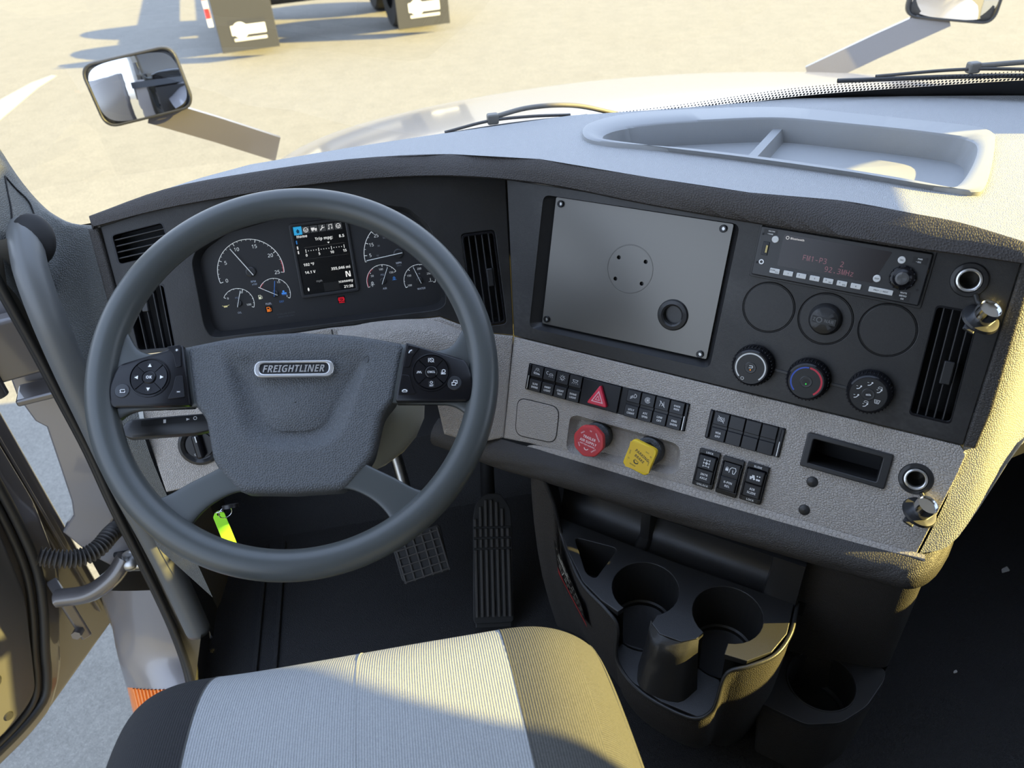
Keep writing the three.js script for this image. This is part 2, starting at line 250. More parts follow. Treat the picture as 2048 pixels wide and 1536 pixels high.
const CONDUIT = [[-0.6702, 0.2502, -1], [-0.6426, 0.2354, -1], [-0.6183, 0.2214, -1.01], [-0.5968, 0.2151, -1.03], [-0.5852, 0.2128, -1.06], [-0.5871, 0.1969, -1.09]];
const PASS_FACE = [[0.6419, 0.7858, -0.6343], [0.6209, 0.6977, -0.6083], [0.596, 0.5864, -0.574], [0.5772, 0.5248, -0.5511], [0.5481, 0.4586, -0.5316]];
const GLOW = [[0.0209, 0.4102, -0.9505], [0.0639, 0.4109, -0.9142], [0.1351, 0.433, -0.868], [0.2299, 0.4412, -0.7923], [0.343, 0.4484, -0.7003], [0.4436, 0.4548, -0.6185], [0.5459, 0.4578, -0.5328]];
const HEX_T = [[0.1233, 0.4208, -0.8699], [0.1422, 0.4366, -0.8643], [0.1622, 0.4412, -0.8503], [0.2308, 0.4475, -0.7958], [0.3435, 0.4525, -0.7027], [0.4437, 0.4559, -0.6191], [0.5163, 0.4589, -0.559], [0.5547, 0.4623, -0.5284]];
const HEX_B = [[0.1116, 0.4157, -0.8706], [0.1388, 0.421, -0.8509], [0.1584, 0.4232, -0.8356], [0.2268, 0.4283, -0.7805], [0.3397, 0.4364, -0.6892], [0.4402, 0.4431, -0.6077], [0.5131, 0.451, -0.5505], [0.5518, 0.4578, -0.522]];
// ---------- the cab: floor, walls, roof, glass ----------
const C = frame(0, 0.6765, -1.0005, 0, 24);        // instrument panel behind the wheel
const B = frame(0.142, 0.573, -0.956, 40.57, 20.78); // black centre panel, turned to the driver
const G = frame(0.142, 0.573, -0.956, 40.57, 27);    // taupe switch panel under it
const box = (x0, x1, y0, y1, z0, z1) => new THREE.BoxGeometry(x1 - x0, y1 - y0, z1 - z0).translate((x0 + x1) / 2, (y0 + y1) / 2, (z0 + z1) / 2);
// flat sheet with real thickness in a plane: pts of [a, b]; 'x' plane holds (z, y), 'z' plane holds (x, y), 'y' plane holds (x, z)
function slab(plane, at, t, pts, holes = []) {
  const g = new THREE.ExtrudeGeometry(shape(pts, holes), { depth: t, bevelEnabled: false, curveSegments: 8 });
  if (plane === 'x') g.applyMatrix4(new THREE.Matrix4().makeBasis(V(0, 0, 1), V(0, 1, 0), V(-1, 0, 0)).setPosition(at, 0, 0));
  if (plane === 'y') g.applyMatrix4(new THREE.Matrix4().makeBasis(V(1, 0, 0), V(0, 0, 1), V(0, -1, 0)).setPosition(0, at, 0));
  if (plane === 'z') g.translate(0, 0, at);
  return g;
}
struct('floor', [box(-0.46, 1.35, -0.05, 0, -1.28, 1.15), loft([[[-0.46, 0, -1.2], [1.35, 0, -1.2]], [[-0.46, 0.04, -1.27], [1.35, 0.04, -1.27]], [[-0.46, 0.3, -1.42], [1.35, 0.3, -1.42]]], { subRow: 3 })], M.floor, 'dark grained rubber floor of the cab', 'floor');
struct('wall_front', [box(-0.46, 1.35, 0.0, 0.64, -1.46, -1.42)], M.dark, 'black firewall under the dashboard', 'wall');
struct('wall_rear', [box(-0.55, 1.4, -0.05, 1.75, 1.15, 1.2)], M.headliner, 'pale rear wall of the cab', 'wall');
const WINDOW = round([[-0.76, 0.70, 0.03], [-0.76, 1.10, 0.05], [-0.715, 1.17, 0.05], [-0.59, 1.204, 0.02], [-0.2, 1.255, 0.02], [-0.03, 1.29, 0.03], [0.015, 1.25, 0.03], [0.032, 1.19, 0.02], [0.03, 0.70, 0.03]], 0.03);
struct('wall_right', slab('x', 1.40, 0.05, [[-1.46, -0.05], [1.2, -0.05], [1.2, 1.75], [-0.72, 1.75], [-0.9, 1.45], [-1.02, 1.1], [-1.08, 0.82], [-1.46, 0.8]], [WINDOW]), M.trimWarm, 'passenger side wall with its door window', 'wall');
struct('wall_left', slab('x', -0.5, 0.05, [[0.28, -0.05], [1.2, -0.05], [1.2, 1.75], [0.28, 1.75]]), M.headliner, 'pale side wall behind the driver door', 'wall');
struct('ceiling', [slab('y', 1.75, 0.04, [[-0.55, -0.55], [1.4, -0.55], [1.4, 1.2], [-0.55, 1.2]]), box(-0.55, 1.4, 1.55, 1.75, -0.6, -0.55)], M.headliner, 'pale headliner of the cab roof', 'ceiling');
struct('trim_1', slab('x', -0.53, 0.05, [[-1.13, 0.95], [-0.62, 1.58], [0.28, 1.6], [0.28, 1.75], [-0.66, 1.75], [-1.2, 0.92]]), M.pillar, 'dark roof rail above the open driver door', 'trim');
// windscreen: glass with a black printed border along its base, dotted where it fades out
const baseCurve = [[-0.66, 0.80, -1.10], [-0.50, 0.795, -1.19], [-0.22, 0.79, -1.222], ...GLASS_BASE.slice(4).map(([x, y, z]) => [x, 0.79, z - 0.012]), [1.2, 0.79, -0.93], [1.38, 0.80, -0.80]];
const headZ = (x) => -0.60 - 0.18 * (1 - ((x - 0.42) / 0.95) ** 2);
const upGlass = (p, t, out = 0) => V(p[0], p[1] + (1.6 - p[1]) * t, p[2] + (headZ(p[0]) - p[2]) * t - out);
{
  const w = thing('window_1', 'wide raked windscreen above the dashboard', 'windscreen'); w.userData.kind = 'structure';
  part('pane', loft([0, 0.25, 0.5, 0.75, 1].map((t) => baseCurve.map((p) => upGlass(p, t))), { sub: 3 }), M.glass, w);
  const wid = (x) => x < 0.3 ? 0 : Math.min(0.055, (x - 0.3) * 0.085);   // solid band, wider towards the passenger side
  const cv = new THREE.CatmullRomCurve3(baseCurve.map((p) => V(...p)), false, 'centripetal').getPoints(120).map((p) => [p.x, p.y, p.z]);
  const cb = cv.filter((p) => p[0] > 0.28);
  part('black_border', loft([cb.map((p) => upGlass(p, -0.01, -0.002)), cb.map((p) => upGlass(p, wid(p[0]), -0.002))]), M.frit, w);
  const dots = [], pitch = 0.0052, cl = new THREE.CatmullRomCurve3(baseCurve.map((p) => V(...p)), false, 'centripetal'), L = cl.getLength();
  for (let i = 0; i * pitch < L; i++) for (let k = 0; k < 4; k++) {
    const p = cl.getPointAt(Math.min(1, (i + (k % 2) * 0.5) * pitch / L)); if (p.x < 0.24) continue;
    const t = wid(p.x) + (0.0024 + k * 0.0046) / 0.9, r = 0.0021 - k * 0.00038;
    dots.push(new THREE.CylinderGeometry(r, r, 0.0006, 6).rotateX(Math.PI / 2 + 0.48).translate(...upGlass([p.x, p.y, p.z], t, -0.002).toArray()));
  }
  for (let i = 0; i < 130; i++) for (let k = 0; k < 3; k++) { // dots beside the driver's pillar
    const t = 0.02 + i * 0.0052 + (k % 2) * 0.0026, q = upGlass([-0.545 + k * 0.0055, 0.80, -1.17], t, -0.002), r = 0.0021 - k * 0.0005;
    dots.push(new THREE.CylinderGeometry(r, r, 0.0006, 6).rotateX(Math.PI / 2 + 0.48).translate(q.x, q.y, q.z));
  }
  part('cowl', loft([baseCurve.map((p) => V(p[0], p[1] - (p[0] < 0.3 ? 0.07 : 0.03), p[2] - 0.016)), baseCurve.map((p) => V(p[0], 0.66, p[2] - 0.06))], { sub: 2 }), M.rubber, w);
  const d = part('dot_print', dots, M.frit, w); d.userData.kind = 'stuff';
}
// ---------- dashboard ----------
const dash = thing('dashboard', 'wraparound grey and black truck dashboard with taupe lower panel', 'dashboard');
{
  // top pad with an opening for the tray (each rim point keeps its own height)
  const rimPts = [...BROW_TOP.map((p) => [...p]), [0.75, 0.81, -0.68], [1.0, 0.81, -0.72], [1.34, 0.81, -0.70], [1.34, 0.81, -0.83], [1.2, 0.795, -0.93], ...GLASS_BASE.map((p) => [...p]).reverse(), [-0.40, 0.785, -1.085]];
  const all = [...rimPts, ...TRAY_OUT];
  const tri = THREE.ShapeUtils.triangulateShape(rimPts.map((p) => new THREE.Vector2(p[0], p[2])), [TRAY_OUT.map((p) => new THREE.Vector2(p[0], p[2]))]);
  const g = new THREE.BufferGeometry(); g.setAttribute('position', new THREE.Float32BufferAttribute(all.flat(), 3)); g.setIndex(tri.flatMap(([a, b, c]) => [a, c, b])); 
  g.setAttribute('normal', new THREE.Float32BufferAttribute(all.flatMap(() => [0, 1, 0]), 3));
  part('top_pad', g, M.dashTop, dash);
  // rolled front edge over the instruments
  const mid = (a, b, t, f = 0, up = 0) => a.map((p, i) => V(p[0] + (b[i][0] - p[0]) * t, p[1] + (b[i][1] - p[1]) * t + up, p[2] + (b[i][2] - p[2]) * t).add(V(i > 4 ? -0.6 * f : 0, 0, i > 4 ? 0.75 * f : f)));
  const rows = [BROW_LOW.map((p, i) => V(p[0] + (i > 4 ? 0.02 : 0), p[1] - 0.004, p[2] - 0.025)), BROW_LOW.map((p) => V(...p)), mid(BROW_LOW, BROW_TOP, 0.1, 0.004, 0), mid(BROW_LOW, BROW_TOP, 0.5, 0.006, 0), mid(BROW_LOW, BROW_TOP, 0.9, 0.002, 0.001), BROW_TOP.map((p) => V(...p))];
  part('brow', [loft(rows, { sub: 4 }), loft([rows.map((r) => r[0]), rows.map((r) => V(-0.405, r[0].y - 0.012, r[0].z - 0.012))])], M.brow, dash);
  // tray sunk into the pad
  const lip = TRAY_OUT.map((p) => V(p[0], p[1] + 0.0045, p[2])), ci = TRAY_OUT.reduce((s, p) => s.add(V(...p)), V()).divideScalar(TRAY_OUT.length);
  const res = (pts, n) => { const c = new THREE.CatmullRomCurve3(pts.map((p) => p.isVector3 ? p : V(...p)), true, 'centripetal'); return c.getSpacedPoints(n).slice(0, n); };
  const near = (ring, ref) => { let k = 0, b = 9; ring.forEach((p, i) => { const d = p.distanceTo(ref); if (d < b) { b = d; k = i; } }); return [...ring.slice(k), ...ring.slice(0, k)]; };
  const n = 120, o = res(TRAY_OUT, n), inn = near(res(TRAY_IN, n), o[0]);
  const shrink = (r, k, y) => r.map((p) => V(ci.x + (p.x - ci.x) * k, y, ci.z + (p.z - ci.z) * k));
  const close = (r) => [...r, r[0]];
  part('tray', [loft([close(shrink(o, 1.0, 0.812)), close(shrink(o, 1.0, 0.8195)), close(shrink(o, 0.985, 0.8215)), close(shrink(inn, 1.03, 0.8215)), close(shrink(inn, 1, 0.8185)), close(shrink(inn, 0.965, 0.787))], { crease: 0.8 }),
    (() => { const f = shrink(inn, 0.965, 0.787), gg = new THREE.BufferGeometry(); gg.setAttribute('position', new THREE.Float32BufferAttribute(f.flatMap((p) => p.toArray()), 3)); gg.setIndex(THREE.ShapeUtils.triangulateShape(f.map((p) => new THREE.Vector2(p.x, p.z)), []).flatMap(([a, b, c]) => [a, c, b])); gg.computeVertexNormals(); return gg; })()], M.tray, dash);
  const a = V(...TRAY_BAR[0]), b = V(...TRAY_BAR[1]), dir = b.clone().sub(a).normalize(), sd = V(-dir.z, 0, dir.x);
  const bar = (p, s) => [[-0.011, 0.787], [-0.006, 0.806], [0.006, 0.806], [0.011, 0.787]].map(([w, y]) => V(p.x, y, p.z).addScaledVector(sd, w));
  part('tray_divider', loft([bar(a.clone().addScaledVector(dir, 0.008)), bar(b.clone().addScaledVector(dir, -0.012))], { crease: 0.3 }), M.tray, dash);
  // black fascia behind the wheel
  const lens = round([[-289, -35], [-284, -50], [-274, -53], [36, -58], [49, -52], [50, -34], [47, 42], [39, 65], [15, 90], [-60, 107], [-150, 107], [-240, 92], [-276, 72], [-287, 55]], 9);
  const ventA = round([[-385, 104], [-312, 113], [-308, 70], [-384, 62]], 6), ventB = round([[-385, 36], [-328, 31], [-331, -61], [-385, -58]], 5), ventC = rrect(49, 137, 6, 109, -24);
  part('instrument_fascia', smooth(ext([[-394, 116], [-310, 132], [-190, 140], [-57, 141], [80, 131], [158.5, 115], [141.5, -111], [96, -100], [69, -85], [38, -68], [-120, -61], [-280, -63], [-389, -62]], 9, { bevel: 1.2, z: -9, holes: [lens, ventA, ventB, ventC] }), 0.24).applyMatrix4(C.at()), M.black, dash);
  part('end_strip', smooth(ext([[-408, 115], [-395, 115], [-390, -80], [-403, -82]], 40, { bevel: 3, z: -34 }), 0.24).applyMatrix4(C.at()), M.consoleGrain, dash);
  // black centre panel
  const plateHole = round([[16, 210], [293, 216], [294, 25], [22, 17]], 12), ventD = round([[524, 166], [570, 167], [577, 33], [530, 32]], 7), radioHole = rrect(190, 61, 1, 413.5, 189);
  part('centre_fascia', smooth(ext([[-44, 221], [591, 229], [594, 14], [0, 0.5]], 9, { bevel: 1.2, z: -9, holes: [plateHole, ventD, radioHole, circle(549, 198, 15.5), circle(348, 121.5, 31.2, 56), circle(415.6, 122.5, 31.2, 56), circle(484.4, 125, 31.2, 56)] }), 0.24).applyMatrix4(B.at()), M.black, dash);
  part('side_strip', smooth(ext([[592, 229], [604, 231], [610, 60], [607, 14], [595, 13]], 24, { bevel: 3, z: -22 }), 0.24).applyMatrix4(B.at()), M.consoleGrain, dash);
  const ring = (pts, k, dx, dy, h) => pts.map(([x, y]) => B.P(154.5 + (x - 154.5) * k + dx, 117 + (y - 117) * k + dy, h));
  const inner = round([[31, 212.5], [283, 216], [285, 34], [36, 25]], 7);
  part('recess', [loft([plateHole, inner].map((r, i) => [...r, r[0]].map(([x, y]) => B.P(x, y, i ? -15 : -0.6))), { crease: 0.6 }), ext(inner, 1, { z: -17 }).applyMatrix4(B.at())], M.blackSmooth, dash);
  for (const x of [382, 450]) part('control_link', rb(22, 4, 1.6, 0.7, x, 46.5, 0.6).applyMatrix4(B.at()), M.blackSmooth, dash);
  // taupe switch panel with its rounded well for the brake valves
  const well = round([[112, -86], [281, -82], [287, -128], [117, -147]], 16), slotHole = rrect(97, 42, 3, 480, -40.5), rowHole = round([[33, -30.5], [280.5, -24], [282, -66], [33.5, -73.5]], 3), row2Hole = round([[305.5, -23.5], [405.5, -21.5], [406.5, -63.5], [307, -66]], 3);
  part('switch_panel', smooth(ext([[1, -0.8], [592, 12.8], [600, 5], [598, -20], [583, -128], [300, -139], [60, -150], [15, -156]], 10, { bevel: 1.5, z: -8, holes: [well, slotHole, rowHole, row2Hole, circle(558.7, -39, 15)] }), 0.24).applyMatrix4(G.at()), M.taupe, dash);
  const wellIn = round([[121, -95], [273, -91], [277, -121], [125, -138]], 12);
  part('valve_well', [loft([[...well, well[0]].map(([x, y]) => G.P(x, y, 1.6)), [...wellIn, wellIn[0]].map(([x, y]) => G.P(x, y, -13))], { crease: 0.9 }), ext(wellIn, 1, { z: -14 }).applyMatrix4(G.at())], M.taupe, dash);
  part('blank_cover', smooth(ext(round([[27, -88], [95, -84], [100, -137], [34, -144]], 14), 1.0, { bevel: 0.4, z: 2 }), 0.24).applyMatrix4(G.at()), M.taupe, dash);
  part('blank_cover_joint', ext(round([[25.6, -86.8], [96.2, -82.7], [101.3, -138.2], [32.8, -145.4]], 15), 0.3, { z: 1.95 }).applyMatrix4(G.at()), M.dark, dash);
  part('grip_strip', [loft([HEX_T.map((p) => V(...p).addScaledVector(G.n, 0.0028)), HEX_T.map((p, i) => V(...p).lerp(V(...HEX_B[i]), 0.5).addScaledVector(G.n, 0.0045)), HEX_B.map((p) => V(...p).addScaledVector(G.n, 0.0015))], { sub: 3 })], M.hex, dash);
  // taupe panel below the instruments
  part('column_panel', smooth(ext([[141, -112], [96, -101], [69, -86], [38, -69], [-120, -62], [-280, -64], [-389, -64], [-397, -170], [-389, -264], [-306, -259], [-278, -200], [-250, -150], [-40, -150], [14, -180], [19, -244], [62, -266], [107, -264]], 14, { bevel: 3, z: -10, holes: [circle(-328, -201, 27)] }), 0.24).applyMatrix4(C.at()), M.taupe, dash);
  part('column_panel_seam', rb(1.4, 16, 1, 0.3, -117, -72, 4.1).applyMatrix4(C.at()), M.dark, dash);
  part('column_hood', loft([[-110, -66], [-60, -62], [0, -66], [30, -72], [66, -92]].map(([x, y], i) => [C.P(x, y, 3), C.P(x + 2, y - 12, 16), C.P(x + 2, y - 34, 22), C.P(x + 3, y - 70, 16)]), { sub: 3, subRow: 4 }), M.taupe, dash);
  // dark padded roll under the switch panel
  const K = (u, w, y) => V(0.142 + (u * 0.7597 - w * 0.6503) * mmScale, y, -0.956 + (u * 0.6503 + w * 0.7597) * mmScale);
  const roll = [[-110, 66, 0.425], [-40, 70, 0.43], [15, 75, 0.4345], [100, 73, 0.439], [200, 71, 0.443], [300, 69, 0.446], [400, 66, 0.450], [500, 63, 0.455], [560, 60.5, 0.459], [586, 58, 0.461], [600, 46, 0.461], [608, 10, 0.461], [608, -60, 0.461]];
  part('knee_roll', loft([[0, 0], [16, -0.005], [27, -0.018], [27, -0.034], [14, -0.046], [-40, -0.048]].map(([dw, dy]) => roll.map(([u, w, y], i) => { const e = i > 9 ? (i - 9) / 3 : 0; return K(u + dw * e * 0.6, w + dw * (1 - e), y + dy); })), { sub: 3, subRow: 2 }), M.consoleGrain, dash);
  // passenger side of the dash, running off to the right
  const away = V(0.93, 0, -0.36), col = PASS_FACE.map((p) => V(...p));
  const st = [[0, 0, [0, 0, 0, 0, 0]], [0.02, 0.012, [0, 0, 0, 0.002, 0.01]], [0.06, 0.012, [0, 0, 0.005, 0.02, 0.05]], [0.13, 0.005, [0, 0, 0.02, 0.06, 0.11]], [0.3, 0, [0, 0, 0.02, 0.07, 0.13]], [0.72, 0, [0, 0, 0.02, 0.07, 0.13]]];
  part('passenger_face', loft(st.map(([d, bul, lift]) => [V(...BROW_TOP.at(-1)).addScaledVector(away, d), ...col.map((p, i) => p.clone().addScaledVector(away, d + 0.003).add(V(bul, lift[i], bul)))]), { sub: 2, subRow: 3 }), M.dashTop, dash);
  part('under_cover', loft([[[-0.39, 0.40, -0.93], [0.10, 0.40, -0.98], [0.56, 0.44, -0.62], [1.3, 0.5, -0.75]], [[-0.39, 0.38, -1.1], [0.10, 0.36, -1.15], [0.62, 0.36, -0.95], [1.3, 0.45, -1.0]], [[-0.39, 0.32, -1.21], [0.10, 0.30, -1.21], [0.62, 0.3, -1.22], [1.3, 0.42, -1.2]]]), M.dark, dash);
  // recessed instrument housing
  part('instrument_housing', [loft([[...lens, lens[0]].map(([x, y]) => C.P(x, y, -0.8)), [...lens, lens[0]].map(([x, y]) => C.P(-119 + (x + 119) * 0.975, 18 + (y - 18) * 0.93, -23))], { crease: 0.6 })], M.blackSmooth, dash);
}
const K = (u, w, y) => V(0.142 + (u * 0.7597 - w * 0.6503) * mmScale, y, -0.956 + (u * 0.6503 + w * 0.7597) * mmScale);
const KM = (u, w, y) => new THREE.Matrix4().makeBasis(V(0.7597, 0, 0.6503), V(-0.6503, 0, 0.7597), V(0, -1, 0)).setPosition(K(u, w, y));
// ---------- instrument cluster ----------
{
  const t = thing('instrument_cluster', 'backlit gauge cluster with central trip display behind the steering wheel', 'gauge cluster', C.at(-117, 17, -24));
  const faceW = 350, faceH = 168; // face centred on (-117, 17)
  const L = (u, v) => [u + 117, -(v - 17)];
  const big = document.createElement('canvas'); big.width = 1750; big.height = 840;
  const c = big.getContext('2d'); c.fillStyle = '#17181b'; c.fillRect(0, 0, 1750, 840); c.translate(875, 420); c.scale(5, 5); c.textAlign = 'center'; c.textBaseline = 'middle'; c.lineCap = 'butt';
  const W = '#dfe0dc';
  const dial = (u, v, r, a0, a1, w, ticks, len, col = W) => { const [x, y] = L(u, v); arc(c, x, y, r, -a0, -a1, w, col); for (const [f, k] of ticks) { const a = (a0 + (a1 - a0) * f) * rad, q = len * k; ln(c, [[x + r * Math.cos(a), y - r * Math.sin(a)], [x + (r - q) * Math.cos(a), y - (r - q) * Math.sin(a)]], k > 0.8 ? 0.9 : 0.5, col); } };
  const at = (u, v, r, a) => { const [x, y] = L(u, v); return [x + r * Math.cos(a * rad), y - r * Math.sin(a * rad)]; };
  dial(-216.5, 30, 45.5, 193, -8.5, 0.9, [...Array(26)].map((_, i) => [i / 25, i % 5 ? 0.55 : 1]), 4.2);
  arc(c, ...L(-216.5, 30), 44.5, -14, 8.5, 1.1, '#a02a34');
  [0, 5, 10, 15, 20, 25].forEach((n, i) => txt(c, String(n), ...at(-216.5, 30, 36, 193 - 201.5 * i / 5), 7, { c: W, w: '' }));
  txt(c, 'RPM', ...L(-216, 16), 3.6, { c: '#9fb0c8', w: '' }); txt(c, 'x100', ...L(-215, 12), 3.2, { c: '#9fb0c8', w: '' });
  dial(-242, -12, 21.5, 149, -22, 0.7, [...Array(11)].map((_, i) => [i / 10, i % 5 ? 0.5 : 1]), 3);
  txt(c, '0', ...at(-242, -12, 16, 145), 4, { c: W, w: '' }); txt(c, '50', ...at(-242, -12, 16.5, 66), 4, { c: W, w: '' }); txt(c, '100', ...at(-242, -12, 14, -14), 4, { c: W, w: '' }); txt(c, 'PSI', ...L(-243, -3.5), 3.4, { c: '#74809a', w: '' }); txt(c, 'OIL', ...L(-243, -25), 3.6, { c: '#9fa8b8', w: '' });
  { const [x, y] = L(-261, -13.5); c.fillStyle = '#d8c98a'; c.fillRect(x - 2, y - 1, 5, 2.4); ln(c, [[x - 4, y - 1.6], [x - 2, y - 0.4]], 0.7, '#d8c98a'); ln(c, [[x + 3, y - 0.4], [x + 6, y - 1.6]], 0.6, '#d8c98a'); }
  dial(-190, -5, 21.8, 150, -24.5, 0.7, [...Array(9)].map((_, i) => [i / 8, i % 4 ? 0.5 : 1]), 3); arc(c, ...L(-190, -5), 21, -150, -128, 1, '#a02a34');
  txt(c, 'E', ...at(-190, -5, 17, 150), 3.4, { c: '#c33', w: '' }); txt(c, '1/2', ...at(-190, -5, 17.5, 62), 3.4, { c: W, w: '' }); txt(c, 'F', ...at(-190, -5, 17.5, -20), 3.6, { c: W, w: '' });
  txt(c, 'FUEL', ...L(-201, -18), 4, { c: '#b9c0cc', w: '' }); txt(c, 'DEF', ...L(-182.5, -17.5), 4, { c: '#3e6fb0', w: '' });
  const pump = (u, v, col, k = 1) => { const [x, y] = L(u, v); c.fillStyle = col; c.fillRect(x - 2 * k, y - 2.6 * k, 3.4 * k, 5.4 * k); c.fillStyle = '#17181b'; c.fillRect(x - 1.3 * k, y - 1.9 * k, 2 * k, 1.6 * k); ln(c, [[x + 1.6 * k, y - 1.5 * k], [x + 2.7 * k, y - 0.6 * k], [x + 2.7 * k, y + 2 * k], [x + 1.6 * k, y + 2 * k]], 0.5 * k, col); };
  pump(-211, -7, '#d9d6b6', 1.1);
  { const [x, y] = L(-177, -4.5); c.fillStyle = '#3f86d8'; c.fillRect(x - 3.5, y + 0.6, 7, 2.4); c.beginPath(); c.arc(x - 0.5, y - 1, 1.6, 0, 7); c.fill(); ln(c, [[x - 3, y + 3.8], [x + 4, y + 3.8]], 0.5, '#3f86d8'); }
  dial(-7.5, 28, 48.8, 187, -7, 0.9, [...Array(19)].map((_, i) => [i / 18, i % 2 ? 1 : 0.55]), 4.2);
  ['5', '15', '25', '35', '45', '55', '65', '75', '85'].forEach((s, i) => txt(c, s, ...at(-7.5, 28, 40, 187 - 194 * (i * 2 + 1) / 18), 6.4, { c: W, w: '' }));
  ['10', '30', '50', '70', '90', '110', '130'].forEach((s, i) => txt(c, s, ...at(-7.5, 28, 30, 178 - 27 * i), 3.4, { c: '#8a8d92', w: '' }));
  txt(c, 'MPH', ...L(-9, 14.8), 3.8, { c: '#b9c0cc', w: '' }); txt(c, 'km/h', ...L(-9, 11), 2.8, { c: '#6c727c', w: '' });
  dial(-35.2, -8, 23.5, 196, 30, 0.7, [...Array(10)].map((_, i) => [i / 9, i % 3 ? 0.5 : 1]), 3); arc(c, ...L(-35.2, -8), 22.6, -196, -124, 1.2, '#8c2530');
  ['0', '50', '100', '150'].forEach((s, i) => txt(c, s, ...at(-35.2, -8, 17, [196, 148, 92, 38][i]), 3.8, { c: W, w: '' })); txt(c, 'PSI', ...L(-35, 1), 3.4, { c: '#9aa4b6', w: '' }); txt(c, 'AIR', ...L(-34.5, -19), 3.8, { c: '#b9c0cc', w: '' });
  for (const [u, v, col] of [[-51, -9, '#cfd0cc'], [-19, -6, '#3f86d8']]) { const [x, y] = L(u, v); arc(c, x, y, 1.6, 0, 360, 0.6, col); ln(c, [[x - 3, y + 2.4], [x + 3, y + 2.4]], 0.6, col); ln(c, [[x, y - 2.6], [x, y + 2]], 0.5, col); }
  dial(17.3, -14, 22.8, 201, -15, 0.7, [...Array(10)].map((_, i) => [i / 9, i % 3 ? 0.5 : 1]), 3);
  ['100', '150', '200', '250'].forEach((s, i) => txt(c, s, ...at(17.3, -14, 16.5, [200, 150, 84, 28][i]), 3.8, { c: W, w: '' })); txt(c, '°F', ...L(18, -5), 3.2, { c: '#9aa4b6', w: '' }); txt(c, 'WATER', ...L(18, -26.5), 3.8, { c: '#b9c0cc', w: '' });
  { const [x, y] = L(33, -16); ln(c, [[x, y - 3], [x, y + 1]], 0.8, '#cfd0cc'); ln(c, [[x - 3, y + 2], [x + 3, y + 2]], 0.5, '#cfd0cc'); }
  txt(c, 'ULTRA LOW SULFUR', ...L(-180, -35), 2.8, { c: '#3c4048', w: '' }); txt(c, 'DIESEL FUEL ONLY', ...L(-180, -39), 2.8, { c: '#3c4048', w: '' });
  const ft = new THREE.CanvasTexture(big); ft.colorSpace = THREE.SRGBColorSpace;
  part('dial_face_display', mm(new THREE.PlaneGeometry(faceW, faceH).translate(0, 0, 0.6)), S({ map: ft, roughness: 0.5, emissive: 0xffffff, emissiveMap: ft, emissiveIntensity: 0.25 }), t, true);
  part('backing', rb(352, 170, 4, 1, 0, 0, -1.6), M.dark, t);
  const needle = (u, v, tx, ty, tail, w, mat, hubR) => {
    const [x0, y0] = [u + 117, v - 17], [x1, y1] = [tx + 117, ty - 17], a = Math.atan2(y1 - y0, x1 - x0) / rad, l = Math.hypot(x1 - x0, y1 - y0) + tail, q = (l / 2 - tail);
    const g = part('needle', rb(l, w, 0.8, 0.3, x0 + q * Math.cos(a * rad), y0 + q * Math.sin(a * rad), 5, a), mat, t);
    part('needle_hub', lathe([[0, 3.8], [hubR * 0.8, 3.8], [hubR, 3], [hubR, 0.7]], 24, x0, y0), M.blackSmooth, g);
  };
  const nd = S({ color: lin(0.8, 0.8, 0.76), roughness: 0.5 }), nb = S({ color: lin(0.05, 0.2, 0.6), roughness: 0.5 });
  needle(-216.5, 30, -238, 65.3, 6, 1.2, nd, 7); needle(-242, -12, -235.4, 6, 5, 0.9, nd, 4.5); needle(-190, -5, -210, 7.2, 5, 0.9, nd, 5); needle(-190, -5, -186, 13, 4, 0.9, nb, 3);
  needle(-7.5, 28, -54, 24, 6, 1.2, nd, 7); needle(-35.2, -8, -25.8, 11, 5, 0.9, nd, 4.5); needle(17.3, -14, 10.6, 6, 5, 0.9, nd, 4.5);
  // trip display
  part('display_frame', smooth(ext(rrect(83, 106, 5, 5, 18.5), 5, { bevel: 1.4, z: 0, holes: [rrect(73.5, 96.5, 1.5, 5, 18.5)] }), 0.24), M.blackSmooth, t);
  print('display_screen', t, 73, 96, 5, 18.5, 2, '#030406', (c) => {
    const w = '#e9ebea'; c.fillStyle = '#2f9fd6'; c.fillRect(-36, -48, 11.5, 11.5); c.fillStyle = '#0c3a55'; c.beginPath(); c.moveTo(-33, -41.5); c.lineTo(-30.2, -44.8); c.lineTo(-27.4, -41.5); c.fill(); c.fillRect(-32, -42, 3.6, 3);
    for (let i = 0; i < 5; i++) { const x = -24 + i * 11.4; c.fillStyle = '#3a3d40'; c.fillRect(x, -47, 10, 9.6); c.strokeStyle = c.fillStyle = '#dedede'; const m = x + 5, y = -42.2; if (i === 0 || i === 4) { arc(c, m, y, 3, 0, 360, 0.8); ln(c, [[m - 3, y], [m + 3, y]], 0.7); ln(c, [[m, y], [m, y + 3]], 0.7); } else if (i === 1) { c.fillRect(m - 4, y - 2, 5, 3.4); c.fillRect(m + 1.4, y - 0.8, 2.6, 2.2); arc(c, m - 2, y + 2, 0.8, 0, 360, 0.8); arc(c, m + 2.4, y + 2, 0.8, 0, 360, 0.8); } else if (i === 2) { ln(c, [[m - 2.8, y + 3], [m + 1, y - 1]], 1.3); arc(c, m + 1.8, y - 1.8, 1.6, 30, 260, 1); } else { ln(c, [[m - 1.6, y + 2.4], [m - 1.6, y - 3], [m + 2.6, y - 3.6], [m + 2.6, y + 1.8]], 0.7); c.fillRect(m - 3, y + 1.6, 1.8, 1.6); c.fillRect(m + 1.2, y + 1, 1.8, 1.6); } }
    txt(c, 'Home', -26, -34, 5.4, { a: 'center', c: w }); c.fillStyle = '#2c6fb0'; c.fillRect(-35.5, -29, 1.8, 5); c.fillStyle = '#d8d8d8'; c.fillRect(-35.5, -21, 1.8, 4.4); c.fillRect(-35.5, -14.5, 1.8, 4.4);
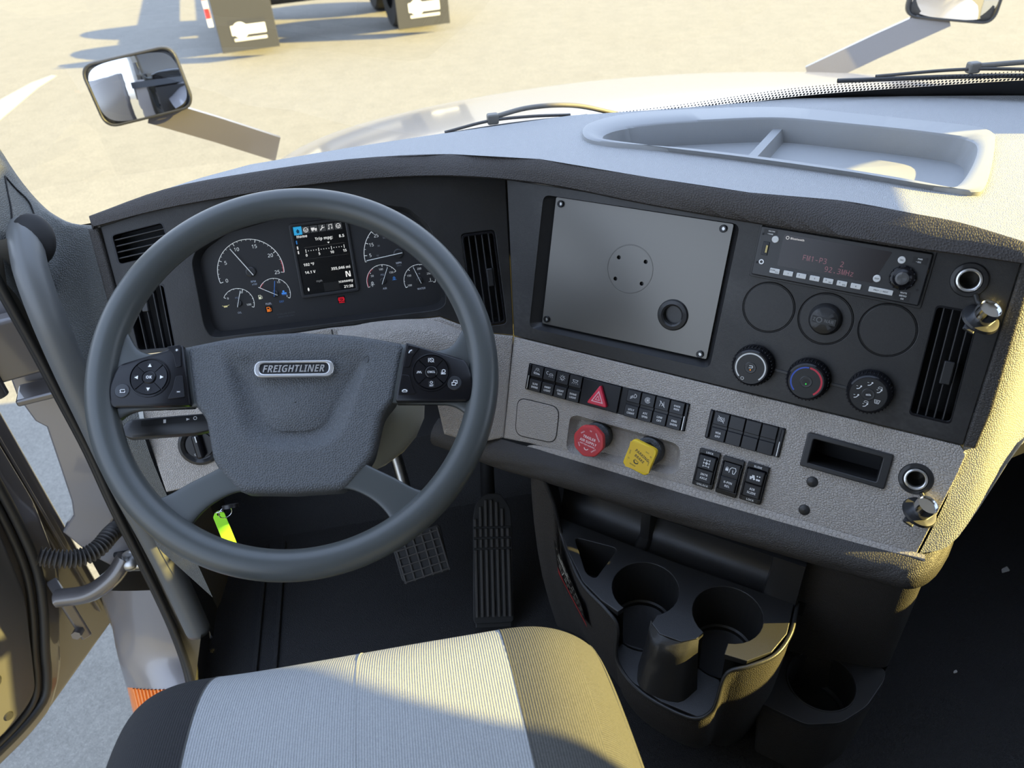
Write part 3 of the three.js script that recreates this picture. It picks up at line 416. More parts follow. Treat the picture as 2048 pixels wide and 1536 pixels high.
    txt(c, 'Trip mpg:', 4, -28, 5.6, { c: w }); txt(c, '8.5', 29, -28, 5.6, { c: w }); c.fillStyle = w; c.beginPath(); c.moveTo(7.4, -22); c.lineTo(11, -22); c.lineTo(9.2, -19.6); c.fill();
    ln(c, [[-26, -18], [31, -18]], 0.3, '#555'); for (let i = 0; i <= 15; i++) { const x = -24 + i * 3.6; if (i % 5 === 0) ln(c, [[x, -15.5], [x, -10.5]], 0.9, w); else { c.fillStyle = w; c.fillRect(x - 0.5, -13.6, 1, 1.2); } }
    ['0', '5', '10', '15'].forEach((s, i) => txt(c, s, -24 + i * 18, -7, 5, { c: w })); ln(c, [[-32, -1.6], [34, -1.6]], 0.4, '#33363a');
    txt(c, '102 °F', -31, 6, 5.4, { a: 'left', c: w }); txt(c, '14.1 V', -31, 17, 5.4, { a: 'left', c: w }); txt(c, '355,046 mi', 34, 16.4, 5.4, { a: 'right', c: w });
    txt(c, 'N', 29, 26.5, 11.5, { c: '#f4f4f2' }); txt(c, 'mph', -13, 31, 4.2, { c: '#8b8f94', w: '' }); txt(c, 'economy', 34.5, 36, 5, { a: 'right', c: w }); txt(c, '21:38', 33.5, 44, 5.4, { a: 'right', c: w }); c.fillStyle = '#16181b'; c.fillRect(-8, 35, 22, 12); c.fillStyle = w; c.beginPath(); c.ellipse(-30, 41, 1.2, 2.6, 0, 0, 7); c.fill();
  }, { k: 7, glow: true });
  print('telltale_light', t, 10, 10, 18.3, -43.4, 1.4, '#000', (c) => { arc(c, 0, -0.5, 2.6, 0, 360, 0.9, '#e01a30'); arc(c, 0, -0.5, 4, 130, 230, 0.9, '#e01a30'); arc(c, 0, -0.5, 4, -50, 50, 0.9, '#e01a30'); txt(c, 'P', 0, -0.4, 3.6, { c: '#e01a30' }); c.fillStyle = '#e01a30'; c.fillRect(-4, 3.6, 8, 0.9); }, { k: 10, glow: true });
  print('telltale_light', t, 9, 9, -85.2, -42.8, 1.4, '#000', (c) => { c.fillStyle = '#d9701c'; c.fillRect(-2.8, -3.4, 4.4, 7); c.fillStyle = '#000'; c.fillRect(-1.9, -2.4, 2.6, 2.2); ln(c, [[1.6, -2], [3, -0.8], [3, 2.8], [1.6, 2.8]], 0.7, '#d9701c'); }, { k: 10, glow: true });
}
// ---------- air vents ----------
function vent(label, fr, outline, slats, tabs) {
  const t = thing('air_vent', label, 'vent', fr.at(), 'air vents in the dashboard');
  const cx = outline.reduce((s, p) => s + p[0], 0) / outline.length, cy = outline.reduce((s, p) => s + p[1], 0) / outline.length;
  const o = round(outline, 6), sc = (k, h) => [...o, o[0]].map(([x, y]) => V((cx + (x - cx) * k) * mmScale, (cy + (y - cy) * k) * mmScale, h * mmScale));
  part('duct', [loft([sc(0.99, -1), sc(0.93, -34)], { crease: 0.6 }), ext(o.map(([x, y]) => [cx + (x - cx) * 0.95, cy + (y - cy) * 0.95]), 1, { z: -36 })], M.dark, t);
  const ri = o.map(([x, y]) => [cx + (x - cx) * 0.93, cy + (y - cy) * 0.955]);
  part('vent_frame', smooth(ext(o.map(([x, y]) => [cx + (x - cx) * 0.985, cy + (y - cy) * 0.99]), 3, { bevel: 0.7, z: -3, holes: [ri] }), 0.24), M.gloss, t);
  for (const [x0, y0, x1, y1] of slats) { const l = Math.hypot(x1 - x0, y1 - y0), a = Math.atan2(y1 - y0, x1 - x0) / rad; part('slat', rb(l, 2.2, 12, 1, (x0 + x1) / 2, (y0 + y1) / 2, -9, a), M.blackSmooth, t); }
  for (const [x, y, w, h, a] of tabs) part('tab', rb(w, h, 7, 1.5, x, y, 0, a ?? 0), M.blackSmooth, t);
}
vent('small slanted air vent high at the driver door end of the dashboard', C, [[-385, 104], [-312, 113], [-308, 70], [-384, 62]], [0.2, 0.4, 0.6, 0.8].map((f) => [-383, 104 - 41 * f, -310, 112 - 42 * f]), []);
vent('tall vertical air vent beside the left part of the gauge cluster', C, [[-385, 36], [-328, 31], [-331, -61], [-385, -58]], [0.22, 0.44, 0.66, 0.86].map((f) => [-384 + 56 * f, 33 - 2 * f, -384 + 53 * f, -59]), [[-360, 4, 9, 16, -4]]);
vent('tall vertical air vent between the gauge cluster and the blank screen plate', C, [[85, 44], [133, 44], [133, -92], [85, -92]], [0.22, 0.42, 0.62, 0.82].map((f) => [85 + 48 * f, 42, 85 + 48 * f, -90]), [[118, -22, 9, 26]]);
vent('tall air vent at the passenger end of the black centre panel', B, [[524, 166], [570, 167], [577, 33], [530, 32]], [0.2, 0.4, 0.6, 0.8].map((f) => [525 + 45 * f, 164, 531 + 45 * f, 34]), [[556, 92, 11, 27, 2.5]]);
// ---------- blank plate in the screen bay ----------
{
  const t = thing('mounting_plate', 'dark metal blanking plate with four screws in the screen bay', 'plate', B.at(0, 0, -14));
  part('plate_body', smooth(ext(round([[32, 208], [282, 213], [284, 35], [38, 27]], 3), 4, { bevel: 0.5, z: 0, holes: [circle(227.8, 83, 12), ...[[138.5, 143.3], [177.2, 144.7], [138.8, 113.8], [177.1, 114.9]].map(([x, y]) => circle(x, y, 2.6, 16))] }), 0.2), M.plate, t);
  part('disc_outline', lathe([[31.6, 3.9], [32, 4.35], [32.7, 4.35], [33.2, 3.9]], 64, 157, 131), M.plate, t);
  part('grommet', lathe([[11.5, -6], [12, 3], [12.6, 6.5], [15, 8], [19.5, 7], [21, 5], [21, 4]], 48, 227.8, 83), M.blackSmooth, t);
  for (const [x, y] of [[41.4, 199.7], [270.3, 205.1], [274.4, 40.1], [45.4, 35.1]]) { const s = part('screw', lathe([[2.4, 5.2], [2.4, 7.2], [4.2, 7.2], [4.8, 6.6], [4.8, 4]], 24, x, y), M.gloss, t); part('hex_socket', cyl(2.5, 2.5, 0.6, x, y, 5, 6), M.steel, s); }
}
// ---------- radio ----------
{
  const t = thing('radio', 'black car radio with dim red display and row of white preset keys', 'radio', B.at(413.5, 189, 0, 0.4));
  part('radio_body', smooth(ext(rrect(188, 58.5, 2), 40, { bevel: 1, z: -32 }), 0.24), M.blackSmooth, t);
  part('trim_ring', smooth(ext(rrect(195, 66, 3), 1.8, { bevel: 0.6, z: 0.2, holes: [rrect(189, 60, 2)] }), 0.24), M.black, t);
  print('display_screen', t, 120, 38, -6, 5.5, 8.2, '#0a0203', (c) => { txt(c, 'Bluetooth', -52, -15.2, 3.4, { c: '#cfcfcf' , a: 'left' }); arc(c, -55.2, -15.2, 1.7, 0, 360, 0.7, '#cfcfcf'); txt(c, 'FM1-P3   2', -10, 4.4, 8.6, { c: '#7d4c58', w: '', f: 'monospace', r: 0, sx: 0.92 }); txt(c, '92.3MHz', 10, 13, 8.6, { c: '#7d4c58', w: '', f: 'monospace', sx: 0.92 }); }, { k: 6, glow: true, pts: round([[-60, -19], [48, -19], [60, 19], [-60, 19]], 2) });
  print('lettering', t, 16, 7, -82, 23.5, 8.2, '#161616', (c) => { txt(c, '■ DIAL/ANS', 0.6, -1.6, 2.1, { sx: 0.8 }); txt(c, '• PHONE', 0, 1.8, 2.1, { sx: 0.8 }); }, { k: 10 });
  print('lettering', t, 15, 7, 83.5, 20, 8.2, '#161616', (c) => { txt(c, '■ PWR', -1, -1.6, 2.3); txt(c, '• ESC', -1, 1.8, 2.3); }, { k: 10 });
  print('lettering', t, 17, 11, 75.5, -21.5, 8.2, '#161616', (c) => { txt(c, '⊙ MUTE', 0, -3.4, 2.6); txt(c, '◉ MENU', 0, 0, 2.6); txt(c, '↳ OK', 0, 3.4, 2.6); }, { k: 10 });
  const key = (name, x, y, w, h, s, sub) => { const b = part('key', rb(w, h, 3, 1, x, y, 8.6), M.white, t); print('legend', b, w - 1, h - 1, x, y, 10.15, '#d4d4d0', (c) => { txt(c, s, sub ? -w * 0.22 : 0, sub ? -0.8 : 0, 2.4, { c: '#333' }); if (sub) txt(c, sub, w * 0.2, 1, 2, { c: '#333' }); }, { k: 9 }); };
  key('key', -67, -20.5, 12, 6, 'SCAN', 'PTY'); ['1|', '2|◢', '3|', '4|INT', '5|RPT', '6|'].forEach((s, i) => key('key', -51 + i * 15.4, -20.5, 11.5, 6, ...s.split('|'))); key('key', 53, -20.5, 26, 6, 'PREV || NEXT');
  const btn = (x, y, s) => { const b = part('round_button', lathe([[0, 10], [3.6, 10], [4.2, 9.2], [4.2, 7.5]], 28, x, y), M.white, t); print('legend', b, 6, 3, x, y, 10.1, '#d4d4d0', (c) => txt(c, s, 0, 0, 2.2, { c: '#333' }), { k: 9 }); };
  btn(-74.5, 16.5, '☎'); btn(45.5, -7.5, 'DISP'); btn(65.5, 17.5, 'SRC');
  const kn = part('volume_knob', [lathe([[0, 17], [7.5, 17.5], [9, 16], [10, 15], [12.5, 14], [13.6, 12], [13.6, 7.5]], 40, 71, -1.5), ...[...Array(12)].map((_, i) => rb(2, 2.4, 7, 0.8, 71 + 13 * Math.cos(i * 30 * rad), -1.5 + 13 * Math.sin(i * 30 * rad), 11.5, i * 30))], M.gloss, t);
  part('knob_cap', lathe([[0, 17.6], [5, 18.2], [7.2, 17.4]], 32, 71, -1.5), S({ color: lin(0.09, 0.09, 0.09), roughness: 0.35 }), kn);
  part('usb_port', [rb(7.5, 16, 1.6, 0.4, -84, 4, 8.4), rb(3, 12, 1.8, 0.3, -83, 4, 8.6)], M.gloss, t); part('usb_contact', rb(2.4, 9, 0.6, 0.2, -82.2, 3.6, 9.6), S({ color: lin(0.35, 0.28, 0.12), roughness: 0.4, metalness: 0.8 }), t);
  part('aux_jack', lathe([[1.6, 8], [1.8, 9], [3, 9], [3.4, 8]], 24, -85, -12.5), M.steel, t);
  for (const [x, y] of [[-90, 20.5], [-90, -14], [90, 23], [89, -12]]) part('removal_hole', cyl(1.4, 1.4, 0.6, x, y, 8.1, 16), M.dark, t);
}
// ---------- gauge blanks ----------
[['round black gauge blank nearest the screen bay, plain and dusty', 348, 121.5], ['round black gauge blank with a raised embossed knob in its middle', 415.6, 122.5], ['plain round black gauge blank next to the air vent', 484.4, 125]].forEach(([lab, x, y], i) => {
  const t = thing('gauge_blank', lab, 'blanking cap', B.at(x, y, 0), 'gauge blanks in the centre panel');
  part('disc', lathe([[0, 0.8], [29, 0.8], [30, 0.3], [30.3, -6]], 72), M.black, t);
  part('rim', lathe([[30.1, -2], [30.3, 0.9], [30.7, 0.9], [31, -2]], 72), M.blackSmooth, t);
  if (i === 1) {
    part('raised_knob', lathe([[0, 14], [12, 13.6], [15.6, 12], [17.6, 9], [18.4, 4], [19.5, 0.7]], 48), M.blackSmooth, t);
    print('embossed_name', t, 27, 8, 0, 0, 14.25, '#1c1c1c', (c) => { txt(c, 'Z', -11, 0, 5.4, { c: '#5a5a5a' }); arc(c, -5.2, 0, 2.9, 0, 360, 1.3, '#5a5a5a'); txt(c, 'NAR', 5.8, 0, 5.4, { c: '#5a5a5a' }); }, { k: 10 });
  }
});
// ---------- climate knobs ----------
[['fan speed climate knob with white arc, nearest the screen bay', 347, 47], ['temperature climate knob with blue and red arcs', 414.5, 47], ['air direction climate knob with small white airflow symbols', 484.5, 50.5]].forEach(([lab, x, y], i) => {
  const t = thing('climate_knob', lab, 'knob', B.at(x, y, 0, 10), 'climate knobs in the centre panel');
  part('collar', lathe([[24.5, -1], [26, 1.5], [25, 4], [24.5, 6]], 56), M.gloss, t);
  part('grip', [lathe([[24.4, 2], [24.2, 16], [22.5, 20], [20.6, 21.6], [0, 21.6]], 56), ...[...Array(36)].map((_, k) => rb(2.2, 1.4, 14, 0.5, 24.3 * Math.cos(k * 10 * rad), 24.3 * Math.sin(k * 10 * rad), 9, k * 10))], M.gloss, t);
  print('dial_face', t, 40, 40, 0, 0, 21.75, '#151515', (c) => {
    c.rotate(10 * rad);
    if (i === 0) { arc(c, 0, 0, 18, 130, 405, 1.8, '#d8d8d4'); arc(c, -7, 15.5, 1.8, 0, 360, 0.6); txt(c, '✱', 8, 15, 5); ln(c, [[-2, -6], [3, -6], [4.4, -4.2], [3, -2.4], [-2.4, -2.4]], 0.9); }
    if (i === 1) { arc(c, 0, 0, 17.6, 130, 268, 1.8, '#2b4fae'); arc(c, 0, 0, 17.6, -88, 50, 2.2, '#c3263c'); txt(c, '❄', 0, -3.4, 5); }
    if (i === 2) { const man = (x, y, win) => { c.beginPath(); c.arc(x + 1.8, y - 1.6, 1, 0, 7); c.fill(); ln(c, [[x - 2.4, y + 2.4], [x, y + 1.6], [x + 1.6, y - 0.6]], 0.9); ln(c, [[x - 3.4, y - 1], [x - 1.6, y - 1]], 0.5); if (win) ln(c, [[x - 2.4, y - 3], [x + 2.4, y - 3], [x + 1.6, y - 5], [x - 1.6, y - 5], [x - 2.4, y - 3]], 0.4); }; const wind = (x, y) => { ln(c, [[x - 2, y + 2], [x + 2, y + 2], [x + 3, y - 2], [x - 3, y - 2], [x - 2, y + 2]], 0.5); for (const q of [-1, 0, 1]) ln(c, [[x + q, y + 1.6], [x + q, y - 1.4]], 0.4); }; man(-1, -13); man(-11.5, -6); man(10.5, -7, 1); man(-12, 5); wind(11, 6); man(0, 13, 1); ln(c, [[-3, -2], [2, -2.6], [3, -1.4], [-3, -1.4]], 0.6); }
  }, { k: 9, pts: circle(0, 0, 19.9, 48) });
  part('centre_dimple', lathe([[0, 21.9], [5, 22], [6.6, 22.3], [7.4, 21.8]], 36), M.blackSmooth, t);
  print('dimple_legend', t, 9, 9, 0, 0, 22.1, '#101010', (c) => { if (i === 0) ln(c, [[-1.4, -2.6], [2, -2.6], [2.8, -1.2], [2, 0], [-2, 0]], 0.8); if (i === 1) txt(c, '❄', 0, -1.6, 4.4); if (i === 2) { ln(c, [[-2.6, 0], [1.6, -0.6], [2.6, 0.8], [-2.6, 0.9]], 0.6); } }, { k: 12, pts: circle(0, 0, 4.4, 30), turn: 0 });
  if (i < 2) part('indicator_light', cyl(0.8, 0.8, 0.4, 0, -2.6, 22.3, 14), S({ color: 0x000000, emissive: i ? 0x40ff60 : 0xffa030, emissiveIntensity: 0.8 }), t);
});
// ---------- power sockets with hanging caps ----------
function socket(label, fr, x, y, capX, capY, turn) {
  const t = thing('power_socket', label, 'socket', fr.at(x, y, 2));
  part('flange', lathe([[12.5, 1], [14.5, 2.6], [18, 2], [19, 0], [18.6, -2]], 48), M.blackSmooth, t);
  part('metal_ring', lathe([[9.6, -6], [9.8, 3], [11, 3.8], [12.6, 3.4], [12.8, 1.6]], 48), M.silver, t);
  part('barrel', [lathe([[9.6, -4], [9.4, -40], [0, -40]], 40)], S({ color: lin(0.06, 0.055, 0.045), roughness: 0.3, metalness: 0.7 }), t);
  part('strap', [tube([[0.010, -0.014, 0.003], [0.015, -0.022, 0.006], [(capX - 4) * mmScale * 0.9 + 0.006, capY * mmScale * 0.62, 0.012], [capX * mmScale + 0.004, capY * mmScale + 0.008, 0.010]], 0.0028, { seg: 20, sides: 8 })], M.rubber, t);
  const cap = new THREE.Group(); cap.name = 'cap'; t.add(cap); cap.position.set(capX * mmScale, capY * mmScale, 0.013); cap.rotation.set(-0.95, 0.3, turn * rad); cap.scale.setScalar(1.22);
  part('lid', lathe([[0, -4], [15, -4], [16.5, -2.5], [15.5, 0], [9, 1]], 40), M.blackSmooth, cap);
  part('plug', lathe([[0, 12], [8.6, 12], [8.8, 14], [9.6, 14], [10, 11], [9.6, 0.5]], 40), M.chrome, cap);
  part('pull_tab', rb(10, 7, 2, 1, -4, -17, -3), M.blackSmooth, cap);
}
socket('power socket with hanging chrome cap high on the black centre panel', B, 549, 198, 22, -36, -10);
socket('power socket with hanging chrome cap low on the taupe panel', G, 558.7, -39, 14, -33, -10);
// ---------- rocker switches ----------
// one key with an upper symbol and a lower word, split by a dark gap
const icon = {
  sleeper: (c) => { ln(c, [[-3, -3], [3, -3], [2, -5.4], [-2, -5.4], [-3, -3]], 0.5); for (const q of [-3, 0, 3]) ln(c, [[q, -1.8], [q * 1.4, -0.4]], 0.5); ln(c, [[-5, 3.6], [-5, 1.4], [4, 2.6], [5, 3.8], [-5, 3.8]], 0.8); },
  ambient: (c) => { arc(c, -3.6, -2.6, 2.2, 60, 300, 0.7); ln(c, [[-1, 0], [6, 0], [4.6, -2.4], [0.4, -2.4], [-1, 0]], 0.5); for (const q of [0, 2.5, 5]) ln(c, [[q, 1.4], [q + (q - 2.5) * 0.3, 3.4]], 0.5); },
  test: (c) => { arc(c, 0, -0.6, 3, 0, 360, 0.6); ln(c, [[-1.4, 2.6], [1.4, 2.6]], 0.7); ln(c, [[-1.6, 1.2], [1.8, -2.2]], 0.5); for (let a = 0; a < 360; a += 45) ln(c, [[4 * Math.cos(a * rad), -0.6 + 4 * Math.sin(a * rad)], [5.2 * Math.cos(a * rad), -0.6 + 5.2 * Math.sin(a * rad)]], 0.45); },
  dome: (c) => { ln(c, [[-4.4, -2.4], [4.4, -2.4], [2.8, 0.6], [-2.8, 0.6], [-4.4, -2.4]], 0.6); for (const q of [-4, -1.4, 1.4, 4]) ln(c, [[q, 1.8], [q * 1.3, 4]], 0.5); },
  utility: (c) => { arc(c, 1.6, -1.6, 2.8, -100, 120, 0.7); ln(c, [[1.4, -4.2], [0.4, 1.2]], 0.6); for (const q of [0, 1.6, 3.2]) ln(c, [[-0.6, -2 + q], [-5, 1 + q]], 0.6); },
  traction: (c) => { arc(c, 0, 0, 4.2, 20, 320, 0.6); arc(c, 0, 0, 2.7, 0, 360, 0.5); for (let a = 0; a < 180; a += 45) ln(c, [[-2 * Math.cos(a * rad), -2 * Math.sin(a * rad)], [2 * Math.cos(a * rad), 2 * Math.sin(a * rad)]], 0.5); },
  lane: (c) => { ln(c, [[-3.6, 4], [-2, -4]], 0.6); ln(c, [[3.4, 4], [2, -4]], 0.6); ln(c, [[-4, -4.4], [4.4, 4.4]], 0.7); ln(c, [[0, -2], [1.6, 0], [-0.6, 3]], 0.6); },
  hill: (c) => { arc(c, 0, 0, 2.8, 0, 360, 0.6); arc(c, 0, 0, 4.6, 130, 230, 0.6); arc(c, 0, 0, 4.6, -50, 50, 0.6); txt(c, 'P', 0, 0, 3.6); ln(c, [[-4.6, -4.8], [4.6, 4.8]], 0.7); },
  axle: (c) => { for (const y of [-4, 0, 4]) { ln(c, [[-3.4, y], [3.4, y]], 0.6); for (const x of [-3.6, 3.6]) ln(c, [[x, y - 1.3], [x, y + 1.3]], 0.9); } ln(c, [[0, -4], [0, 4]], 0.6); arc(c, 0, 0, 1.1, 0, 360, 0.8); },
  pin: (c) => { c.fillRect(-7, -1.6, 3.6, 3.4); arc(c, -5.2, -1.8, 1.2, 180, 360, 0.6); ln(c, [[-2, 3.4], [-1.6, -1.6], [0.4, -4], [5, -4], [6, -1], [4.6, 3.6], [2.6, 3.6], [2, -1]], 0.8); },
  slide: (c) => { c.fillRect(-6, -0.6, 6, 1.8); c.fillRect(-3.6, -2.6, 3, 2.4); for (const x of [-4.6, -0.6, 3, 5.4]) { c.beginPath(); c.arc(x, 2, 1.3, 0, 7); c.fill(); } for (const x of [2.6, 5.4]) { c.beginPath(); c.arc(x, -2.4, 0.9, 0, 7); c.fill(); } },
};
function rocker(parent, x, y, w, h, sym, words, turn = 0) {
  const half = h / 2 - 2.4, k = part('rocker', [rb(w - 0.9, half, 5.5, 0.9, x, y + half / 2 + 2, 3.4), rb(w - 0.9, half, 5.5, 0.9, x, y - half / 2 - 2, 3.4), rb(w - 0.9, 6, 4, 0.6, x, y, 2)], M.gloss, parent);
  if (sym) print('symbol', k, w - 2.6, half - 2, x, y + half / 2 + 2, 6.25, '#1b1e24', (c) => { c.scale(0.92, 0.92); icon[sym] ? icon[sym](c) : sym.split('|').forEach((s, i, a) => txt(c, s, 0, (i - (a.length - 1) / 2) * 4.6, 3.9)); }, { k: 9 });
  if (words) print('wording', k, w - 2.6, half - 2, x, y - half / 2 - 2, 6.25, '#1b1e24', (c) => words.split('|').forEach((s, i, a) => txt(c, s, 0, (i - (a.length - 1) / 2) * 4.8, 4, { sx: 0.95 })), { k: 9 });
  return k;
}
{
  const t = thing('switch_bank', 'long row of black rocker switches around the red hazard button', 'switch panel', G.at(157.5, -48.7, 0, 1.5));
  part('housing', [smooth(ext(rrect(246, 41.5, 3), 9, { bevel: 1, z: -8 }), 0.24), rb(5, 38, 6, 1.5, -119.5, 0, 2), rb(5, 38, 6, 1.5, 119.5, 0, 2)], M.gloss, t);
  part('end_catch', rb(1.6, 20, 1.6, 0.6, -118.5, -8, 5.4), M.silver, t); part('end_catch', rb(1.6, 20, 1.6, 0.6, 118.5, -8, 5.4), M.silver, t);
  [['sleeper', 'SLPR|DOME'], ['ambient', 'AMBT|LIGHT'], ['test', 'LIGHT|TEST'], ['dome', 'DOME|LIGHT']].forEach(([a, b], i) => rocker(t, -106 + i * 20.6, 0, 20.6, 39, a, b));
  [['utility', 'UTLY|LIGHT'], ['traction', 'ATC|SPIN'], ['lane', 'LDW|OFF'], ['OVER|RIDE', 'ENG|SHDN']].forEach(([a, b], i) => rocker(t, 44.5 + i * 20.6, 0, 20.6, 39, a, b));
  part('hazard_surround', rb(58, 37.6, 5, 1, -4.6, 0, 2.6), M.gloss, t);
  const hz = part('hazard_button', smooth(ext(round([[-20.5, -14], [11, -14], [-4.6, 16]].map(([x, y]) => [x + 0, y]), 4), 8, { bevel: 1.6, z: 3 }), 0.6), S({ color: lin(0.72, 0.03, 0.07), roughness: 0.3 }), t);
  const tri = (k, z) => ext([[-4.8 - 9 * k, -3.4 - 6 * k], [-4.8 + 9 * k, -3.4 - 6 * k], [-4.8, -3.4 + 10 * k]], 0.3, { z });
  part('triangle_mark', [ext([[-13.8, -9.4], [4.2, -9.4], [-4.8, 7.4]], 0.3, { z: 10.9, holes: [[[-11.8, -8.2], [2.2, -8.2], [-4.8, 4.8]]] }), ext([[-8.6, -6.4], [-1, -6.4], [-4.8, 0.6]], 0.3, { z: 10.9, holes: [[[-7.2, -5.6], [-2.4, -5.6], [-4.8, -1]]] })], S({ color: lin(0.85, 0.5, 0.55), roughness: 0.4 }), hz);
}
{
  const t = thing('switch_bank', 'short bank of four black rockers with one brake symbol, above the three switches', 'switch panel', G.at(356, -43.7, 0, 1.2));
  part('housing', [smooth(ext(rrect(98.5, 41.5, 3), 9, { bevel: 1, z: -8 }), 0.24), rb(5, 38, 6, 1.5, -46, 0, 2), rb(5, 38, 6, 1.5, 46, 0, 2)], M.gloss, t);
  part('end_catch', rb(1.6, 20, 1.6, 0.6, 45, -8, 5.4), M.silver, t);
  rocker(t, -32, 0, 20.6, 39, 'hill', 'HSA|OFF'); for (let i = 1; i < 4; i++) rocker(t, -32 + i * 20.6, 0, 20.6, 39);
}
[[320.5, -104, 'axle', 'INTR|AXLE', 'LOCK', 'UNLOCK', 'black rocker switch for the axle lock, leftmost of three', 2.6], [352.5, -104.5, 'pin', 'K-PIN|REL', '', '', 'black rocker switch for the pin release, middle of three', -1.6], [384, -103, 'slide', 'AIR|SLIDE', 'SLIDE', 'LOCK', 'black rocker switch for the air slide, rightmost of three', 2.6]].forEach(([x, y, sym, words, up, down, lab, tilt]) => {
  const t = thing('rocker_switch', lab, 'switch', G.at(x, y, 2, 0.6), 'rocker switches above the grip strip');
  part('housing', [smooth(ext(rrect(28, 51.5, 2), 5, { bevel: 1, z: 0, holes: [rrect(23.5, 38, 1)] }), 0.24), rb(26, 50, 2, 0.4, 0, 0, 1), rb(2.2, 34, 4, 0.8, -12.2, -1, 4.6), rb(2.2, 34, 4, 0.8, 12.2, -1, 4.6)], M.gloss, t);
  const k = part('rocker', [rb(22, 18, 8, 1, 0, 9.6, 4 + tilt), rb(22, 18, 8, 1, 0, -9.6, 4.4), rb(22, 6, 6, 1, 0, 0, 3.6)], M.gloss, t);
  print('symbol', k, 18, 15, 0, 9.2, 8.1 + tilt, '#1b1e24', (c) => { c.scale(1.05, 1.05); icon[sym](c); }, { k: 9 });
  print('wording', k, 18, 15, 0, -9.8, 8.5, '#1b1e24', (c) => words.split('|').forEach((s, i) => txt(c, s, 0, i * 5 - 2.5, 4.2)), { k: 9 });
  if (up) print('wording', t, 18, 4, 0, 22.4, 5.1, '#0b0b0b', (c) => txt(c, up, 0, 0, 3.8), { k: 9 });
  if (down) print('wording', t, 20, 4, 0, -22.6, 5.1, '#0b0b0b', (c) => txt(c, down, 0, 0, 3.8), { k: 9 });
});
{
  const t = thing('storage_slot', 'empty black open slot in the taupe panel', 'slot', G.at(480, -40.5, 2, 0.8));
  part('slot_frame', smooth(ext(rrect(99, 44, 3), 6, { bevel: 1.4, z: -2, holes: [rrect(80, 31, 2, -1, 0)] }), 0.24), M.blackSmooth, t);
  part('slot_box', [loft([[...rrect(80, 31, 2, -1, 0), rrect(80, 31, 2, -1, 0)[0]].map(([x, y]) => V(x * mmScale, y * mmScale, 0.001)), [...rrect(78, 29, 2, -1, 0), rrect(78, 29, 2, -1, 0)[0]].map(([x, y]) => V(x * mmScale, y * mmScale, -0.06))]), rb(80, 31, 1, 0.3, -1, 0, -60)], M.dark, t);
}
[['small round black plug just below the open slot', 450.4, -79.5], ['small round black plug farther below the open slot', 450.3, -117.6]].forEach(([lab, x, y]) => tag(part(numbered('panel_plug'), lathe([[0, 2.4], [4, 2.2], [6.2, 1.2], [7, 0]], 32).applyMatrix4(G.at(x, y, 2)), M.blackSmooth), lab, 'plug', 'plugs in the taupe panel'));
// ---------- air brake valves ----------
{
  const t = thing('air_supply_valve', 'red octagonal push pull valve knob in the taupe panel', 'brake valve', G.at(157, -111, -12, 0));
  part('base', lathe([[20, -1], [20, 14], [18, 16], [14, 17]], 44, 2, 2), M.hub, t); part('stem', lathe([[10, 15], [10, 38], [14, 41]], 32, 3, 2), M.blackSmooth, t);
  const oct = [...Array(8)].map((_, i) => [5 + 23.6 * Math.cos((i * 45 + 22.5 + 14) * rad), 2.6 + 23.6 * Math.sin((i * 45 + 22.5 + 14) * rad)]);
  const k = part('knob', smooth(ext(round(oct, 4), 9, { bevel: 1.6, z: 40, seg: 4 }), 0.24), M.red, t);
  print('lettering', k, 40, 38, 5, 2.6, 49.15, '#c22f38', (c) => { c.rotate(6 * rad); const w = '#f0dede'; txt(c, 'TRAILER', 0, -4.6, 5.2, { c: w, sx: 0.95 }); txt(c, 'AIR SUPPLY', 0, 1.4, 5.2, { c: w, sx: 0.9 }); txt(c, 'NOT FOR PARKING', 0, 6, 2.6, { c: w }); c.fillStyle = w; arc(c, 0, 10, 3, 10, 170, 1.2, w); for (const [s, a] of [['PULL', -52], ['TO', -4], ['EVACUATE', 48]]) { c.save(); c.rotate(a * rad); txt(c, s, 0, -14.8, 2.6, { c: w }); c.restore(); } for (const [s, a] of [['PUSH', 52], ['SUPPLY', -48]]) { c.save(); c.rotate(a * rad); txt(c, s, 0, 15, 2.4, { c: w }); c.restore(); } }, { k: 9, pts: circle(0, 0, 18.6, 40) });
}
{
  const t = thing('parking_brake_valve', 'yellow square push pull parking brake knob in the taupe panel', 'brake valve', G.at(235, -109, -12, 0));
  part('base', lathe([[20, -1], [20, 14], [18, 16], [14, 17]], 44, 2, 2), M.hub, t); part('stem', lathe([[10, 15], [10, 38], [14, 41]], 32, 3, 1), M.blackSmooth, t);
  const k = part('knob', smooth(ext(round([[-19, -20], [19, -20], [19, 20], [-19, 20]], 7).map(([x, y]) => [2.6 + x * 0.985 + y * 0.17, 1 - x * 0.17 + y * 0.985 ]).map(([x, y]) => [x, y]), 9, { bevel: 1.6, z: 40, seg: 4 }), 0.24), M.yellow, t);
  print('lettering', k, 34, 36, 2.6, 1, 49.15, '#e9be1e', (c) => { const w = '#30280a'; c.rotate(26 * rad); txt(c, 'PARKING', 1, -4.6, 5.6, { c: w, sx: 0.95 }); txt(c, 'BRAKE', 1, 1.6, 5.2, { c: w }); arc(c, 0, 7, 3.4, 10, 170, 1.6, w); txt(c, 'BENDIX', 0, 6.4, 2, { c: w }); for (const [s, x, y, r] of [['PULL', 4, -12.6, -14], ['TO', 11, -11, 20], ['APPLY', 14, -2, 66], ['PUSH', -14.6, 3, 66], ['TO', -11, 11, 10], ['RELEASE', -1, 14.6, -12]]) txt(c, s, x, y, 2.2, { c: w, r }); }, { k: 9 });
}
